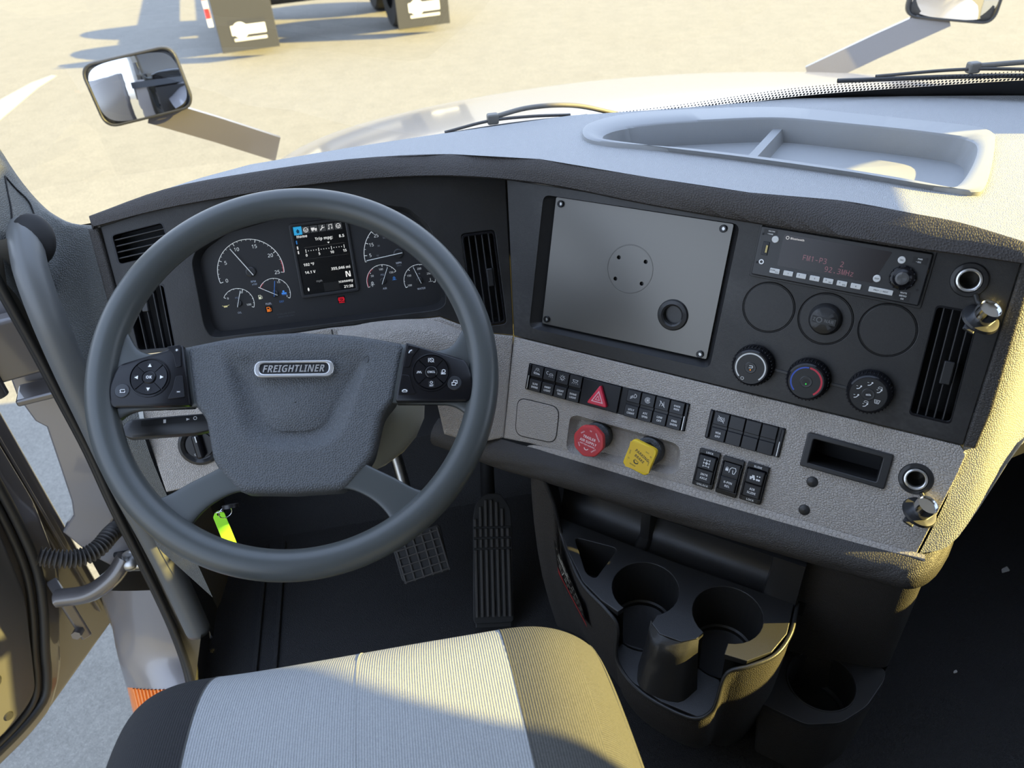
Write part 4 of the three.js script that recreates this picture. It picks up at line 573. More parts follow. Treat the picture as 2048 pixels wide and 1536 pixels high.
// ---------- lights switch ----------
{
  const t = thing('light_switch', 'black rotary headlamp switch in the taupe panel behind the wheel rim', 'switch', C.at(-328, -201, 4));
  part('bezel', lathe([[20, -2], [22, 2], [26, 4.5], [30, 3], [31, -2]], 56), M.blackSmooth, t);
  part('dial', lathe([[0, 4], [19, 4], [20, 2]], 48), M.gloss, t);
  part('pointer_grip', rb(11, 36, 14, 4, 0, 0, 10, 4), M.gloss, t);
  part('pointer_mark', rb(1.6, 9, 0.5, 0.2, 0.4, 12, 17.2, 4), M.white, t);
  print('legend', t, 5, 5, -8, -13, 4.2, '#0a0a0a', (c) => { arc(c, 0, 0, 1.1, 0, 360, 0.4); for (let a = 0; a < 360; a += 45) ln(c, [[1.5 * Math.cos(a * rad), 1.5 * Math.sin(a * rad)], [2.2 * Math.cos(a * rad), 2.2 * Math.sin(a * rad)]], 0.3); }, { k: 12 });
}
// ---------- steering column and wheel ----------
const TURN = -8, WH = frame(-0.14, 0.699, -0.752, 0, 50);
{
  const t = thing('steering_column', 'olive plastic shroud of the steering column behind the wheel hub', 'steering column', WH.at());
  part('shroud', loft([[-36, 60, 40], [-60, 98, 66], [-90, 118, 80], [-125, 122, 84], [-170, 112, 78], [-230, 84, 62]].map(([z, rx, ry]) => [...Array(25)].map((_, i) => V((16 + rx * Math.cos(i / 24 * 2 * Math.PI)) * mmScale, (-26 + ry * Math.sin(i / 24 * 2 * Math.PI)) * mmScale, z * mmScale))), { subRow: 3 }), S({ color: lin(0.34, 0.33, 0.26), roughness: 0.32, bumpMap: plasticBump, bumpScale: 0.0001 }), t);
  part('shaft', cyl(16, 16, 60, 0, 0, -30), M.dark, t);
  part('lower_shaft', cyl(28, 22, 260, 0, -40, -330), M.dark, t);
  const st = part('indicator_stalk', smooth(ext(round([[-205, -10], [-70, -20], [-70, -36], [-130, -40], [-206, -34], [-216, -22]], 6), 14, { bevel: 4, z: -62 }), 0.8), M.blackSmooth, t);
  print('legend', st, 110, 8, -135, -21.5, -47.6, '#0d0d0d', (c) => { c.fillRect(-30, -2.2, 3, 4.4); c.beginPath(); c.moveTo(-4, -1.6); c.lineTo(0, 0); c.lineTo(-4, 1.6); c.fill(); arc(c, 6, -0.6, 1.8, 0, 360, 0.8); ln(c, [[40, -3], [40, 2.6]], 0.8); for (const q of [-2, 0, 2]) ln(c, [[44, q], [48, q]], 0.8); arc(c, 50, 0, 2.4, -90, 90, 0.8); }, { k: 8, pts: [[-55, -3.4], [55, -3.4], [55, 3], [-55, 3]], turn: -4 });
  part('wiper_stalk', tube([[0.06, -0.03, -0.07], [0.12, -0.02, -0.075], [0.175, 0.005, -0.07]], (s) => 0.011 + 0.003 * s, { seg: 20 }), M.blackSmooth, t);
}
{
  const t = thing('steering_wheel', 'four spoke truck steering wheel with rubbed dark grey rim', 'steering wheel', WH.at(0, 0, 0, TURN));
  part('rim', mm(new THREE.TorusGeometry(212.5, 17.4, 36, 200)), M.rim, t);
  const mir = (pts) => pts.map(([x, y, r]) => [-x, y, r]).reverse();
  // spokes: pillow sections between an upper and a lower edge, running into the rim
  const spoke = (A, Bq, zt, zb, flip, n = 28) => {
    const cA = new THREE.CatmullRomCurve3(A.map(([x, y]) => V(x * flip, y, 0)), false, 'centripetal').getPoints(n), cB = new THREE.CatmullRomCurve3(Bq.map(([x, y]) => V(x * flip, y, 0)), false, 'centripetal').getPoints(n);
    return loft(cA.map((p, i) => [...Array(25)].map((_, j) => { const a = j / 24 * 2 * Math.PI, cx = Math.cos(a), sx = Math.sin(a), e = (v, k) => Math.sign(v) * Math.pow(Math.abs(v), k), q = 0.5 - 0.5 * e(cx, 0.55), f = p.clone().lerp(cB[i], q); return V(f.x * mmScale, f.y * mmScale, (sx > 0 ? zt : zb) * e(sx, 0.7) * mmScale); })), { crease: 1.2 });
  };
  const loA = [[60, -92], [79, -105], [110, -121], [136, -135], [154, -137], [176, -122]], loB = [[42, -134], [59, -132], [88, -146], [106, -167], [108, -184], [98, -197]];
  const upA = [[100, 36], [125, 32.5], [156, 25], [175, 30], [187, 47], [198, 72]], upB = [[100, -36], [140, -38], [176, -41], [190, -50], [197, -62], [203, -72]];
  for (const f of [1, -1]) { part('lower_spoke', spoke(loA, loB, 3, 15, f), M.rim, t); part('upper_spoke', spoke(upA, upB, 4, 16, f), M.rim, t); }
  const hubHalf = [[0, 49, 0], [66, 45, 30], [122, 33, 4], [111, -33, 4], [97, -50, 8], [86, -100, 10], [60, -130, 4], [52, -134, 4], [0, -136, 0]];
  const hubPts = round([...hubHalf, ...mir(hubHalf).slice(1, -1)], 6, 6), shield = round([[-86, 30], [-53, -70], [-28, -87], [28, -87], [53, -70], [86, 30]], 16, 6);
  // soft airbag cover with a sunken shield: rings sampled by angle about the middle
  const mid = [0, -34], polar = (poly, n = 144) => [...Array(n + 1)].map((_, i) => { const a = i / n * 2 * Math.PI, d = [Math.cos(a), Math.sin(a)]; let best = 0; poly.forEach((p, k) => { const q = poly[(k + 1) % poly.length], ex = q[0] - p[0], ey = q[1] - p[1], den = d[0] * ey - d[1] * ex; if (Math.abs(den) < 1e-9) return; const px = p[0] - mid[0], py = p[1] - mid[1], s1 = (px * ey - py * ex) / den, s2 = (px * d[1] - py * d[0]) / den; if (s1 > 0 && s2 >= -1e-6 && s2 <= 1 + 1e-6) best = Math.max(best, s1); }); return [d[0] * best, d[1] * best]; });
  const hr = polar(hubPts), sr = polar(shield), deep = (y) => { const f = Math.min(1, Math.max(0, (34 - y) / 46)); return f * f * (3 - 2 * f); };
  const ring2 = (r, k, inset, z, fade) => r.map(([x, y]) => { const l = Math.hypot(x, y), g = k * (l - inset) / l, Y = mid[1] + y * g; return V(x * g * mmScale, Y * mmScale, (fade ? 6.4 + (z - 6.4) * deep(Y) : z) * mmScale); });
  const hub = part('airbag_cover', loft([ring2(hr, 0.97, 0, -36), ring2(hr, 1, 0, -30), ring2(hr, 1, 0, -2), ring2(hr, 1, 0.8, 1.6), ring2(hr, 1, 2.6, 4.2), ring2(hr, 1, 5.5, 5.8), ring2(hr, 1, 9, 6.4), ring2(sr, 1, -5, 6.4, 1), ring2(sr, 1, 0, 5.4, 1), ring2(sr, 1, 5, 2.4, 1), ring2(sr, 1, 10, -1.6, 1), ring2(sr, 1, 15, -3.6, 1), ring2(sr, 1, 22, -4, 1), ring2(sr, 0.6, 0, -1.6, 1), ring2(sr, 0.3, 0, 1.2, 1), ring2(sr, 0.01, 0, 2, 1)], { crease: 1.2 }), M.hub, t);
  // maker's badge
  const bd = part('badge', smooth(ext(rrect(88, 19, 9.4, -1.5, 4, 10), 8, { bevel: 1.2, z: 1, holes: [rrect(77, 12.6, 6.2, -1.5, 4.4, 10)] }), 0.6), M.silver, t);
  part('badge_field', ext(rrect(78, 13.4, 6.6, -1.5, 4.4, 10), 5, { z: 1.5 }), M.dark, bd);
  const font = await new FontLoader().loadAsync('fonts/droid/droid_sans_bold.typeface.json');
  const tg = new TextGeometry('FREIGHTLINER', { font, size: 8.2, depth: 1.2, curveSegments: 4, bevelEnabled: false }); tg.computeBoundingBox();
  const bw = tg.boundingBox.max.x - tg.boundingBox.min.x; tg.translate(-tg.boundingBox.min.x - bw / 2, -4.1, 0).applyMatrix4(new THREE.Matrix4().set(68 / bw, 0.2, 0, 0, 0, 1, 0, 0, 0, 0, 1, 0, 0, 0, 0, 1)).translate(-1.5, 4.4, 6.4);
  part('badge_lettering', mm(tg), M.silver, bd);
  const hornMark = (x) => [ln3([[x - 6, 13.6], [x + 2, 13.2], [x + 6, 15.6], [x + 6, 7.6], [x + 2, 10], [x - 6, 10.4]])];
  function ln3(p) { return tube(p.map(([a, b]) => [a * mmScale, (b + 3) * mmScale, 0.0066]), 0.0004, { seg: 30, sides: 5 }); }
  for (const x of [74, -62]) part('horn_mark', hornMark(x), M.hub, hub);
  // control pods
  const pod = [[124, 32.5, 2], [193, 10, 8], [201, -17, 10], [196, -38, 6], [112, -36.5, 3]];
  [['L', mir(pod), -157, -5], ['R', pod, 152.5, -4]].forEach(([side, pts, x, y]) => {
    const p = part('control_pod', smooth(ext(round(pts, 4, 6), 26, { bevel: 2.4, z: -14, seg: 4 }), 0.8), M.gloss, t), s = side === 'L' ? -1 : 1;
    part('dial_ring', lathe([[20.4, 11.5], [20.8, 13.2], [22.2, 13], [22.6, 11.5]], 56, x, y), M.gloss, p);
    for (let q = 0; q < 4; q++) part('arrow_key', lathe([[7.6, 11], [7.8, 13.4], [19.2, 13.8], [20, 11]], 14, x, y, q * 90 + 47, 86), M.gloss, p);
    part('centre_key', lathe([[0, 14.2], [6, 14.2], [7, 13.4], [7, 11]], 36, x, y), M.gloss, p);
    const dl = (w, h, px, py, z, draw, nm = 'legend') => print(nm, p, w, h, px, py, z, '#0b0b0c', draw, { k: 10 });
    if (side === 'L') {
      dl(8, 5, x, y, 14.35, (c) => txt(c, 'OK', 0, 0, 4.6));
      [[0, 1], [1, 0], [0, -1], [-1, 0]].forEach(([dx, dy]) => dl(5, 5, x + dx * 13.6, y + dy * 13.6, 13.95, (c) => { c.fillStyle = '#f2f2f2'; c.rotate(Math.atan2(-dy, dx)); c.beginPath(); c.moveTo(2, 0); c.lineTo(-1.8, 2); c.lineTo(-1.8, -2); c.fill(); }));
      part('corner_key', smooth(ext(round([[-141, 30], [-126, 32.5], [-123.5, 7], [-129.5, 6], [-133, 20]], 2), 2, { bevel: 0.6, z: 11.4 }), 0.24), M.gloss, p); part('corner_key', smooth(ext(round([[-129, -4], [-121.5, -3], [-117, -28], [-136, -30], [-131, -18]], 2), 2, { bevel: 0.6, z: 11.4 }), 0.24), M.gloss, p);
      dl(4, 4, -129.5, 26, 13.5, (c) => { ln(c, [[-1.4, 0], [1.4, 0]], 0.7); ln(c, [[0, -1.4], [0, 1.4]], 0.7); }); dl(5, 3, -124.5, -22, 13.5, (c) => ln(c, [[-1.6, 0], [1.6, 0]], 0.8));
      part('round_key', lathe([[0, 13.4], [7.4, 13.2], [8.2, 12.2], [8.2, 11]], 36, -185, -19.5), S({ color: lin(0.03, 0.032, 0.036), roughness: 0.3 }), p); dl(7, 5, -184, -20, 13.55, (c) => ln(c, [[2.4, -1.6], [-2, -1.6], [-2.8, -0.6], [-2, 0.4], [-2.6, 1.6], [2.4, 1.6], [2.4, -0.4]], 0.7));
    } else {
      dl(9, 4, x, y, 14.35, (c) => txt(c, 'CNCL', 0, 0, 3.4));
      dl(7, 6, x, y + 14, 13.95, (c) => { arc(c, 0.6, 0, 2.2, 0, 360, 0.6); ln(c, [[-3, -2.4], [-3, 2.4]], 0.6); ln(c, [[-2, -2.4], [3.4, 2.8]], 0.5); });
      dl(7, 6, x + 13.6, y, 13.95, (c) => { arc(c, 0.4, -0.8, 1.8, 0, 360, 0.7); ln(c, [[-2.6, 2.4], [2.6, 2.4]], 1); ln(c, [[-2.4, 0.6], [-0.6, 2]], 0.8); });
      dl(7, 4, x - 13.6, y, 13.95, (c) => { ln(c, [[-2.6, 1.4], [-1, -1.4]], 0.6); ln(c, [[2.6, 1.4], [1, -1.4]], 0.6); txt(c, 'N', 0, 0, 3); });
      dl(7, 7, x, y - 14, 13.95, (c) => { arc(c, 0, -1.8, 1.3, 0, 360, 0.5); txt(c, 'SET', 0, 1.8, 2.8); });
      part('corner_key', smooth(ext(round([[126, 29], [140, 25], [131, 14], [128, 2], [121.5, 3]], 2), 2, { bevel: 0.6, z: 11.4 }), 0.24), M.gloss, p); part('corner_key', smooth(ext(round([[119, -6], [127.5, -7], [131, -20], [135, -29], [115, -30]], 2), 2, { bevel: 0.6, z: 11.4 }), 0.24), M.gloss, p);
      dl(6, 5, 129.5, 21, 13.5, (c) => { arc(c, 2, 2.6, 4, 185, 262, 1.1); }); dl(7, 4, 122.5, -25, 13.5, (c) => { arc(c, 0, 2, 3, 200, 340, 1.1); ln(c, [[-2.6, 1.6], [2.6, 1.6]], 0.6); });
      part('round_key', lathe([[0, 13.4], [7.4, 13.2], [8.2, 12.2], [8.2, 11]], 36, 178.5, -17), S({ color: lin(0.03, 0.032, 0.036), roughness: 0.3 }), p); dl(8, 8, 178.5, -17, 13.55, (c) => { c.strokeStyle = '#eee'; c.lineWidth = 0.7; c.strokeRect(-2.8, -0.6, 4, 3.4); ln(c, [[-1, -0.8], [-1, -2.8], [3, -2.8], [3, 0.8], [1.4, 0.8]], 0.7); });
    }
  });
}
// ---------- ignition key ----------
{
  const t = thing('ignition_key', 'ignition key on wire rings with bright green plastic tag', 'key');
  part('key_head', [cyl(11, 11, 5, 0, 0, 0, 28).rotateX(0.9).translate(-0.287, 0.452, -0.822)], M.blackSmooth, t);
  part('key_ring', [mm(new THREE.TorusGeometry(9, 0.7, 8, 32)).rotateY(0.5).translate(-0.297, 0.44, -0.824), mm(new THREE.TorusGeometry(6, 0.6, 8, 28)).rotateX(0.9).translate(-0.309, 0.432, -0.836)], M.chrome, t);
  const tagG = ext(round([[-8, 0], [-8, -58], [8, -58], [8, 0], [3, 6], [-3, 6]], 1.5), 1.6, { bevel: 0.5, holes: [circle(0, 1, 2, 16)] });
  part('key_tag', tagG.rotateX(-0.95).rotateY(0.36).translate(-0.312, 0.424, -0.838), M.green, t);
}
// ---------- centre console with cup holders ----------
{
  const t = thing('console', 'black plastic lower console with two notched cup holders and cubby', 'console');
  const c1 = [276, 132], c2 = [391.5, 121], R = 47, arcPts = (c, a0, a1, n = 26) => [...Array(n + 1)].map((_, i) => { const a = (a0 + (a1 - a0) * i / n) * rad; return [c[0] + R * Math.cos(a), c[1] + R * Math.sin(a)]; });
  const top = [[100, 66], [121, 93], [150, 124], [193, 163], [230, 180], [258, 187], ...arcPts(c1, 107, 107 + 302), [306, 183], [322, 194], [352, 192], [368, 178], ...arcPts(c2, 114, 114 + 318), [407, 184], [436, 180], [460, 152], [470, 115], [466, 62], [300, 68]];
  const tri = round([[143, 92], [212, 82], [206, 150], [190, 147]], 10);
  part('shelf', smooth(ext(top, 10, { bevel: 1.2, z: 0, holes: [tri] }), 0.24).applyMatrix4(KM(0, 0, 0.30)), M.console, t);
  part('pocket', [loft([[...tri, tri[0]].map(([u, w]) => K(u, w, 0.297)), [...tri, tri[0]].map(([u, w]) => K(176 + (u - 176) * 0.9 + 4, 115 + (w - 115) * 0.9, 0.225))], { crease: 0.6 }), ext(tri, 2, {}).applyMatrix4(KM(0, 0, 0.226))], M.console, t);
  [[c1, 107, 302], [c2, 114, 318]].forEach(([c, a0, al]) => {
    const cup = part('cup_holder', [lathe([[47, 1], [46.5, 60], [45, 84], [42, 86], [42, 92]], 48, c[0], c[1], a0, al).applyMatrix4(KM(0, 0, 0.30)), lathe([[45, 84], [42, 86], [42, 93], [39, 94], [0, 94]], 48, c[0], c[1]).applyMatrix4(KM(0, 0, 0.30))], M.console, t);
  });
  // lower lip in front of the notches and the tongue between them
  part('lip_floor', smooth(ext([[262, 172], [258, 187], [262, 194], [275, 213], [300, 225], [345, 234], [395, 232], [408, 222], [414, 184], [404, 166], [372, 160], [330, 170], [300, 168]], 8, { bevel: 1, z: 0 }), 0.24).applyMatrix4(KM(0, 0, 0.214)), M.console, t);
  part('tongue', loft([[[303, 178, 0.299], [322, 193, 0.2988], [352, 191, 0.2988], [370, 174, 0.299]], [[304, 186, 0.294], [320, 203, 0.292], [354, 201, 0.292], [372, 182, 0.294]], [[302, 192, 0.262], [315, 214, 0.255], [360, 212, 0.255], [376, 188, 0.262]], [[296, 197, 0.213], [310, 227, 0.213], [366, 225, 0.213], [382, 194, 0.213]]].map((r) => r.map(([u, w, y]) => K(u, w, y))), { sub: 4, subRow: 3 }), M.console, t);
  // outer wall down to the floor
  const st = [[66, 40, 0.40, 78, 20], [68, 82, 0.40, 80, 44], [76, 97, 0.40, 88, 56], [99, 98, 0.405, 110, 56], [113, 97, 0.36, 128, 56], [122, 94, 0.298, 140, 57], [158, 133, 0.297, 174, 72], [193, 165, 0.296, 210, 98], [240, 186, 0.292, 250, 122], [260, 195, 0.283, 287, 136], [270, 212, 0.226, 310, 139], [300, 227, 0.212, 330, 142], [345, 236, 0.209, 360, 143], [395, 234, 0.212, 387, 142], [411, 222, 0.226, 400, 140], [418, 196, 0.283, 410, 136], [440, 183, 0.295, 425, 130], [464, 154, 0.297, 442, 108], [474, 113, 0.297, 452, 80], [470, 58, 0.297, 455, 40], [462, 20, 0.30, 450, 10]];
  const wallPt = (m, f, o = 0) => { const bulge = f > 0 && f < 0.9 ? 3 * Math.sin(f * Math.PI) : 0; return K(m[0] + (m[3] - m[0]) * f * f - o * 0.6, m[1] + (m[4] - m[1]) * f * f + bulge + o * 0.8, m[2] * (1 - f)); };
  const skirt = [0, 0.04, 0.25, 0.6, 1].map((f) => st.map((m) => wallPt(m, f)));
  part('outer_wall', [loft(skirt, { sub: 3, subRow: 2 })], M.consoleGrain, t);
  part('edge_bead', tube(st.slice(3, 20).map(([u, w, y]) => K(u, w, y)), 0.003, { seg: 160, sides: 8 }), M.console, t);
  // cubby behind the shelf: floor, back wall, ribs
  part('cubby', [loft([[[96, 98, 0.405], [300, 92, 0.405], [470, 88, 0.405]], [[70, 30, 0.40], [300, 26, 0.40], [480, 24, 0.40]]].map((r) => r.map((p) => K(...p)))), loft([[[90, 20, 0.41], [240, 14, 0.41], [480, 8, 0.41]], [[90, 22, 0.33], [240, 17, 0.33], [480, 12, 0.33]], [[92, 30, 0.305], [240, 26, 0.302], [480, 20, 0.30]], [[94, 50, 0.292], [240, 46, 0.288], [480, 40, 0.285]], [[96, 72, 0.290], [240, 72, 0.287], [480, 66, 0.285]]].map((r) => r.map((p) => K(...p))), { sub: 6, subRow: 2 }), loft([[[72, 30, 0.41], [100, 98, 0.41]], [[90, 30, 0.29], [120, 92, 0.29]]].map((r) => r.map((p) => K(...p)))), loft([[[470, 12, 0.41], [470, 84, 0.41]], [[468, 12, 0.29], [468, 66, 0.29]]].map((r) => r.map((p) => K(...p))))], M.console, t);
  part('cubby_rib', [loft([[[228, 14, 0.41], [230, 36, 0.41], [244, 36, 0.41], [246, 14, 0.41]], [[228, 18, 0.30], [230, 42, 0.297], [244, 42, 0.297], [246, 18, 0.30]], [[226, 40, 0.288], [230, 66, 0.2865], [246, 66, 0.2865], [250, 40, 0.288]]].map((r) => r.map((p) => K(...p))), { sub: 2 })], M.console, t);
  part('cubby_end_rib', [loft([[[424, 10, 0.41], [426, 50, 0.41], [442, 52, 0.41], [470, 52, 0.41]], [[424, 12, 0.33], [426, 52, 0.33], [442, 56, 0.33], [470, 56, 0.33]], [[420, 30, 0.287], [424, 66, 0.2855], [442, 68, 0.2855], [470, 66, 0.2855]]].map((r) => r.map((p) => K(...p))), { sub: 2 })], M.console, t);
  // third holder, low at the right
  const lowT = round([[453, 131], [470, 40], [482, 22], [604, -9], [607, 10], [592, 66], [566, 108], [524, 134]], 10);
  part('low_shelf', smooth(ext(lowT, 8, { bevel: 1, z: 0, holes: [circle(527, 56, 47, 52)] }), 0.24).applyMatrix4(KM(0, 0, 0.15)), M.console, t);
  part('cup_holder', [lathe([[47, 1], [45.5, 70], [42, 74], [42, 80], [0, 81]], 52, 527, 56).applyMatrix4(KM(0, 0, 0.15)), lathe([[46.6, 0], [47.4, -1.6], [48.6, -1.6], [49.4, 0]], 52, 527, 56).applyMatrix4(KM(0, 0, 0.15))], M.console, t);
  part('low_wall', loft([[0.148, 0], [0.1, 4], [0, 14]].map(([y, inn]) => lowT.slice(0).concat([lowT[0]]).map(([u, w]) => K(530 + (u - 530) * (1 - inn / 100), 60 + (w - 60) * (1 - inn / 70), y))), { subRow: 2 }), M.consoleGrain, t);
  part('rear_wall', loft([[[462, 62, 0.41], [500, 60, 0.411], [560, 57, 0.412], [588, 48, 0.413], [603, 22, 0.414], [606, -60, 0.414]], [[462, 44, 0.30], [500, 42, 0.30], [560, 38, 0.30], [590, 28, 0.30], [606, 4, 0.30], [608, -70, 0.30]], [[468, 30, 0.151], [500, 22, 0.151], [560, 6, 0.151], [594, -4, 0.151], [606, -14, 0.151], [608, -80, 0.151]]].map((r) => r.map((p) => K(...p))), { sub: 3, subRow: 3 }), M.consoleGrain, t);
  part('side_wall', loft([[[606, -60, 0.414], [604, -300, 0.414]], [[607, -20, 0.15], [600, -300, 0.15]], [[600, -10, 0], [590, -300, 0]]].map((r) => r.map((p) => K(...p)))), M.consoleGrain, t);
  // warning sticker on the driver side
  const W2 = (f, i) => { const a = st[Math.floor(i)], b = st[Math.floor(i) + 1], q = i - Math.floor(i); return wallPt(a.map((v, k) => v + (b[k] - v) * q), f, 9); };
  const st2 = print('warning_sticker', t, 100, 36, 0, 0, 0, '#15120f', (c) => { c.fillStyle = '#a83838'; c.fillRect(-50, 10, 100, 6); for (let r = 0; r < 4; r++) for (let i = 0; i < 9; i++) { c.fillStyle = '#b9b4a8'; c.fillRect(-44 + i * 10 + (r % 2) * 3, -14 + r * 5.6, 4 + ((i * 7 + r * 3) % 5), 1.2); } txt(c, '⚠ WARNING', -20, -9, 7, { c: '#d8d4c8' }); ln(c, [[-40, -2], [-30, 6], [-18, -4], [-8, 6]], 0.9, '#d0ccc0'); }, { k: 4 });
  { const p = st2.geometry.attributes.position; const a = W2(0.10, 4.6), b = W2(0.10, 7.2), c = W2(0.26, 7.4), d = W2(0.30, 5.0); for (let i = 0; i < p.count; i++) { const fx = (p.getX(i) / mmScale + 50) / 100, fy = (p.getY(i) / mmScale + 18) / 36, lo = d.clone().lerp(c, fx), hi = a.clone().lerp(b, fx), q = lo.lerp(hi, fy); p.setXYZ(i, q.x, q.y, q.z); } p.needsUpdate = true; st2.geometry.computeVertexNormals(); }
}
// ---------- pedals ----------
{
  const t = thing('accelerator_pedal', 'long black ribbed rubber accelerator pedal on the floor', 'pedal', frame(0.06, 0.03, -0.875, 0, 46).at(0, 0, 0, -8));
  const out = round([[-37, -8], [36, -8], [38, 165], [36, 196], [18, 224], [-10, 224], [-28, 208], [-34, 180]], 8);
  part('pedal_body', smooth(ext(out, 12, { bevel: 1.5, z: -12 }), 0.24), M.rubber, t);
  const rx = [-30, -20, -10, 0, 10, 20, 30];
  rx.forEach((x, i) => { const topY = [178, 200, 212, 212, 208, 196, 168][i]; part('rib', [[3, 122], [126, 141], [145, 160], [164, topY]].filter(([a, b]) => b - a > 4).map(([a, b]) => rb(4.6, b - a, 5, 1, x, (a + b) / 2, 1.6)), M.ribbed, t); });
  part('cross_bar', [rb(70, 3, 3, 0.8, 1, 124, 0.6), rb(70, 3, 3, 0.8, 1, 143, 0.6), rb(70, 3, 3, 0.8, 1, 162, 0.6)], M.rubber, t);
  part('arm', tube([[0, 0.14, -0.012], [0.0, 0.17, -0.06], [0.0, 0.26, -0.10], [0, 0.33, -0.09]], 0.014, { seg: 16, sides: 8 }), M.dark, t);
  part('heel_plate', rb(66, 14, 6, 2, 0, -10, -10), M.rubber, t);
}
{
  const t = thing('brake_pedal', 'square black rubber brake pedal with grid tread below the wheel', 'pedal', frame(-0.051, 0.15, -0.945, 0, 45).at(0, 0, 0, 8));
  part('pad', smooth(ext(round([[-44, -36], [42, -42], [48, 44], [-44, 40]], 10), 10, { bevel: 2, z: -10 }), 0.24), M.rubber, t);
  part('grid_tread', [...[-38, -21.5, -5, 11.5, 28, 41].map((x) => rb(3, 78, 3.4, 0.8, x, 0, 1.2)), ...[-36, -22, -8, 6, 20, 34].map((y) => rb(84, 3, 3.4, 0.8, 1, y, 1.2))], M.ribbed, t);
  part('arm', [rb(14, 6, 10, 2, 4, 44, -12), tube([[0.004, 0.03, -0.014], [0.006, 0.10, -0.02], [0.008, 0.25, 0.02]], 0.011, { seg: 16, sides: 8 })], M.steel, t);
}
// ---------- driver's seat ----------
{
  const t = thing('driver_seat', 'cloth driver seat cushion with pale centre and dark side bolsters', 'seat');
  const cx = -0.098, hw = 0.262, z0 = 0.035, hz = 0.57, y0 = 0.36, Hh = 0.225;
  const P = (X, Zn) => { const q = Math.pow(Math.max(0, (1 - Math.pow(Math.abs(X), 5)) * (1 - Math.pow(Math.abs(Zn), 7))), 0.36); const bol = 0.012 * Math.exp(-(((Math.abs(X) - 0.72) / 0.2) ** 2)); return V(cx + hw * X + 0.01 * Zn, y0 + Hh * q + bol * q + 0.004 * Math.sin(X * 3), z0 + hz * Zn + 0.012 * X); };
  const strip = (a, b, n) => [...Array(n + 1)].map((_, i) => a + (b - a) * i / n), sq = (s) => Math.sign(s) * (1 - Math.pow(1 - Math.abs(s), 2.2));
  const zs = strip(-1, 1, 72).map(sq), sheetOf = (xs) => loft(zs.map((z) => xs.map((x) => P(x, z))), { crease: 1.6 });
  part('left_bolster', sheetOf(strip(-1, -0.545, 30).map((x) => -1 + (x + 1))), M.seatDark, t, false);
  part('centre_panel', sheetOf(strip(-0.545, 0.555, 40)), M.seatLight, t);
  part('right_bolster', sheetOf(strip(0.555, 1, 30)), M.seatDarkSunlit, t);
  const seam = (x) => tube(zs.filter((z) => z < 0.6).map((z) => P(x, z).add(V(0, -0.0009, 0))), 0.0013, { seg: 90, sides: 6 });
  for (const x of [-0.545, 0.555, 0.93]) part('seam', seam(x), M.seatDarkSunlit, t);
  part('seam', seam(0.01), M.seatLight, t);
  part('seat_base', box(cx - 0.2, cx + 0.2, 0.0, 0.36, -0.36, 0.55), M.dark, t);
}
// ---------- driver's side: pillar trim, grab handle, sill, jamb ----------
{
  const mid = (t, d) => PILLAR_EDGE.map((p, i) => V(...p).lerp(V(...PILLAR_LOW[i]), t).add(V(d[0], d[1], d[2])));
  PILLAR_EDGE[6][0] += 0.012; PILLAR_LOW[6][0] += 0.035; PILLAR_LOW[6][2] -= 0.02;
  const t = thing('trim_2', 'grey grained windscreen pillar trim beside the grab handle', 'trim'); t.userData.kind = 'structure';
  part('pillar_cover', loft([PILLAR_EDGE.map((p) => V(p[0] - 0.004, p[1] - 0.02, p[2] - 0.03)), PILLAR_EDGE.map((p) => V(...p)), mid(0.08, [0, 0.002, 0.004]), mid(0.35, [0.004, 0, 0.012]), mid(0.7, [0, 0, 0]), mid(1, [0, 0, 0]), ...[0.08, 0.34].map((d) => PILLAR_LOW.map((p, i) => V(p[0], p[1] - d * [0, 0, 0, 0.02, 0.25, 0.7, 1][i], p[2] + 0.01 * (i / 6))))], { sub: 3, subRow: 3 }), M.pillar, t);
  part('handle_recess_shade', [new THREE.SphereGeometry(1, 28, 18).scale(0.027, 0.034, 0.018).rotateX(-0.5).translate(-0.470, 0.786, -1.022)], M.dark, t);  // dark ball painting the shade of the hole round the handle top
  for (const l of [[[-0.5172, 0.8379, -1.1285], [-0.5106, 0.8214, -1.1266], [-0.4998, 0.8018, -1.1229], [-0.4912, 0.7821, -1.1004], [-0.4839, 0.7579, -1.0694], [-0.4797, 0.7321, -1.0439]], [[-0.5172, 0.8379, -1.1285], [-0.5111, 0.8237, -1.1029], [-0.5058, 0.8079, -1.0792], [-0.504, 0.7929, -1.0558], [-0.5047, 0.7856, -1.0406]]]) part('cover_seam', tube(l, 0.0011, { seg: 40, sides: 5 }), M.dark, t);
}
tag(part('grab_handle', tube([...HANDLE.slice(0, 1).map((p) => [p[0] - 0.012, p[1] + 0.006, p[2] - 0.03]), ...HANDLE], (s) => 0.0205 * Math.min(1, 0.72 + s * 8) * (s > 0.985 ? Math.sqrt(Math.max(0.05, 1 - ((s - 0.985) / 0.015) ** 2)) : 1), { seg: 90, sides: 20 }), M.handle), 'long dark grey grab handle down the driver door pillar', 'grab handle');
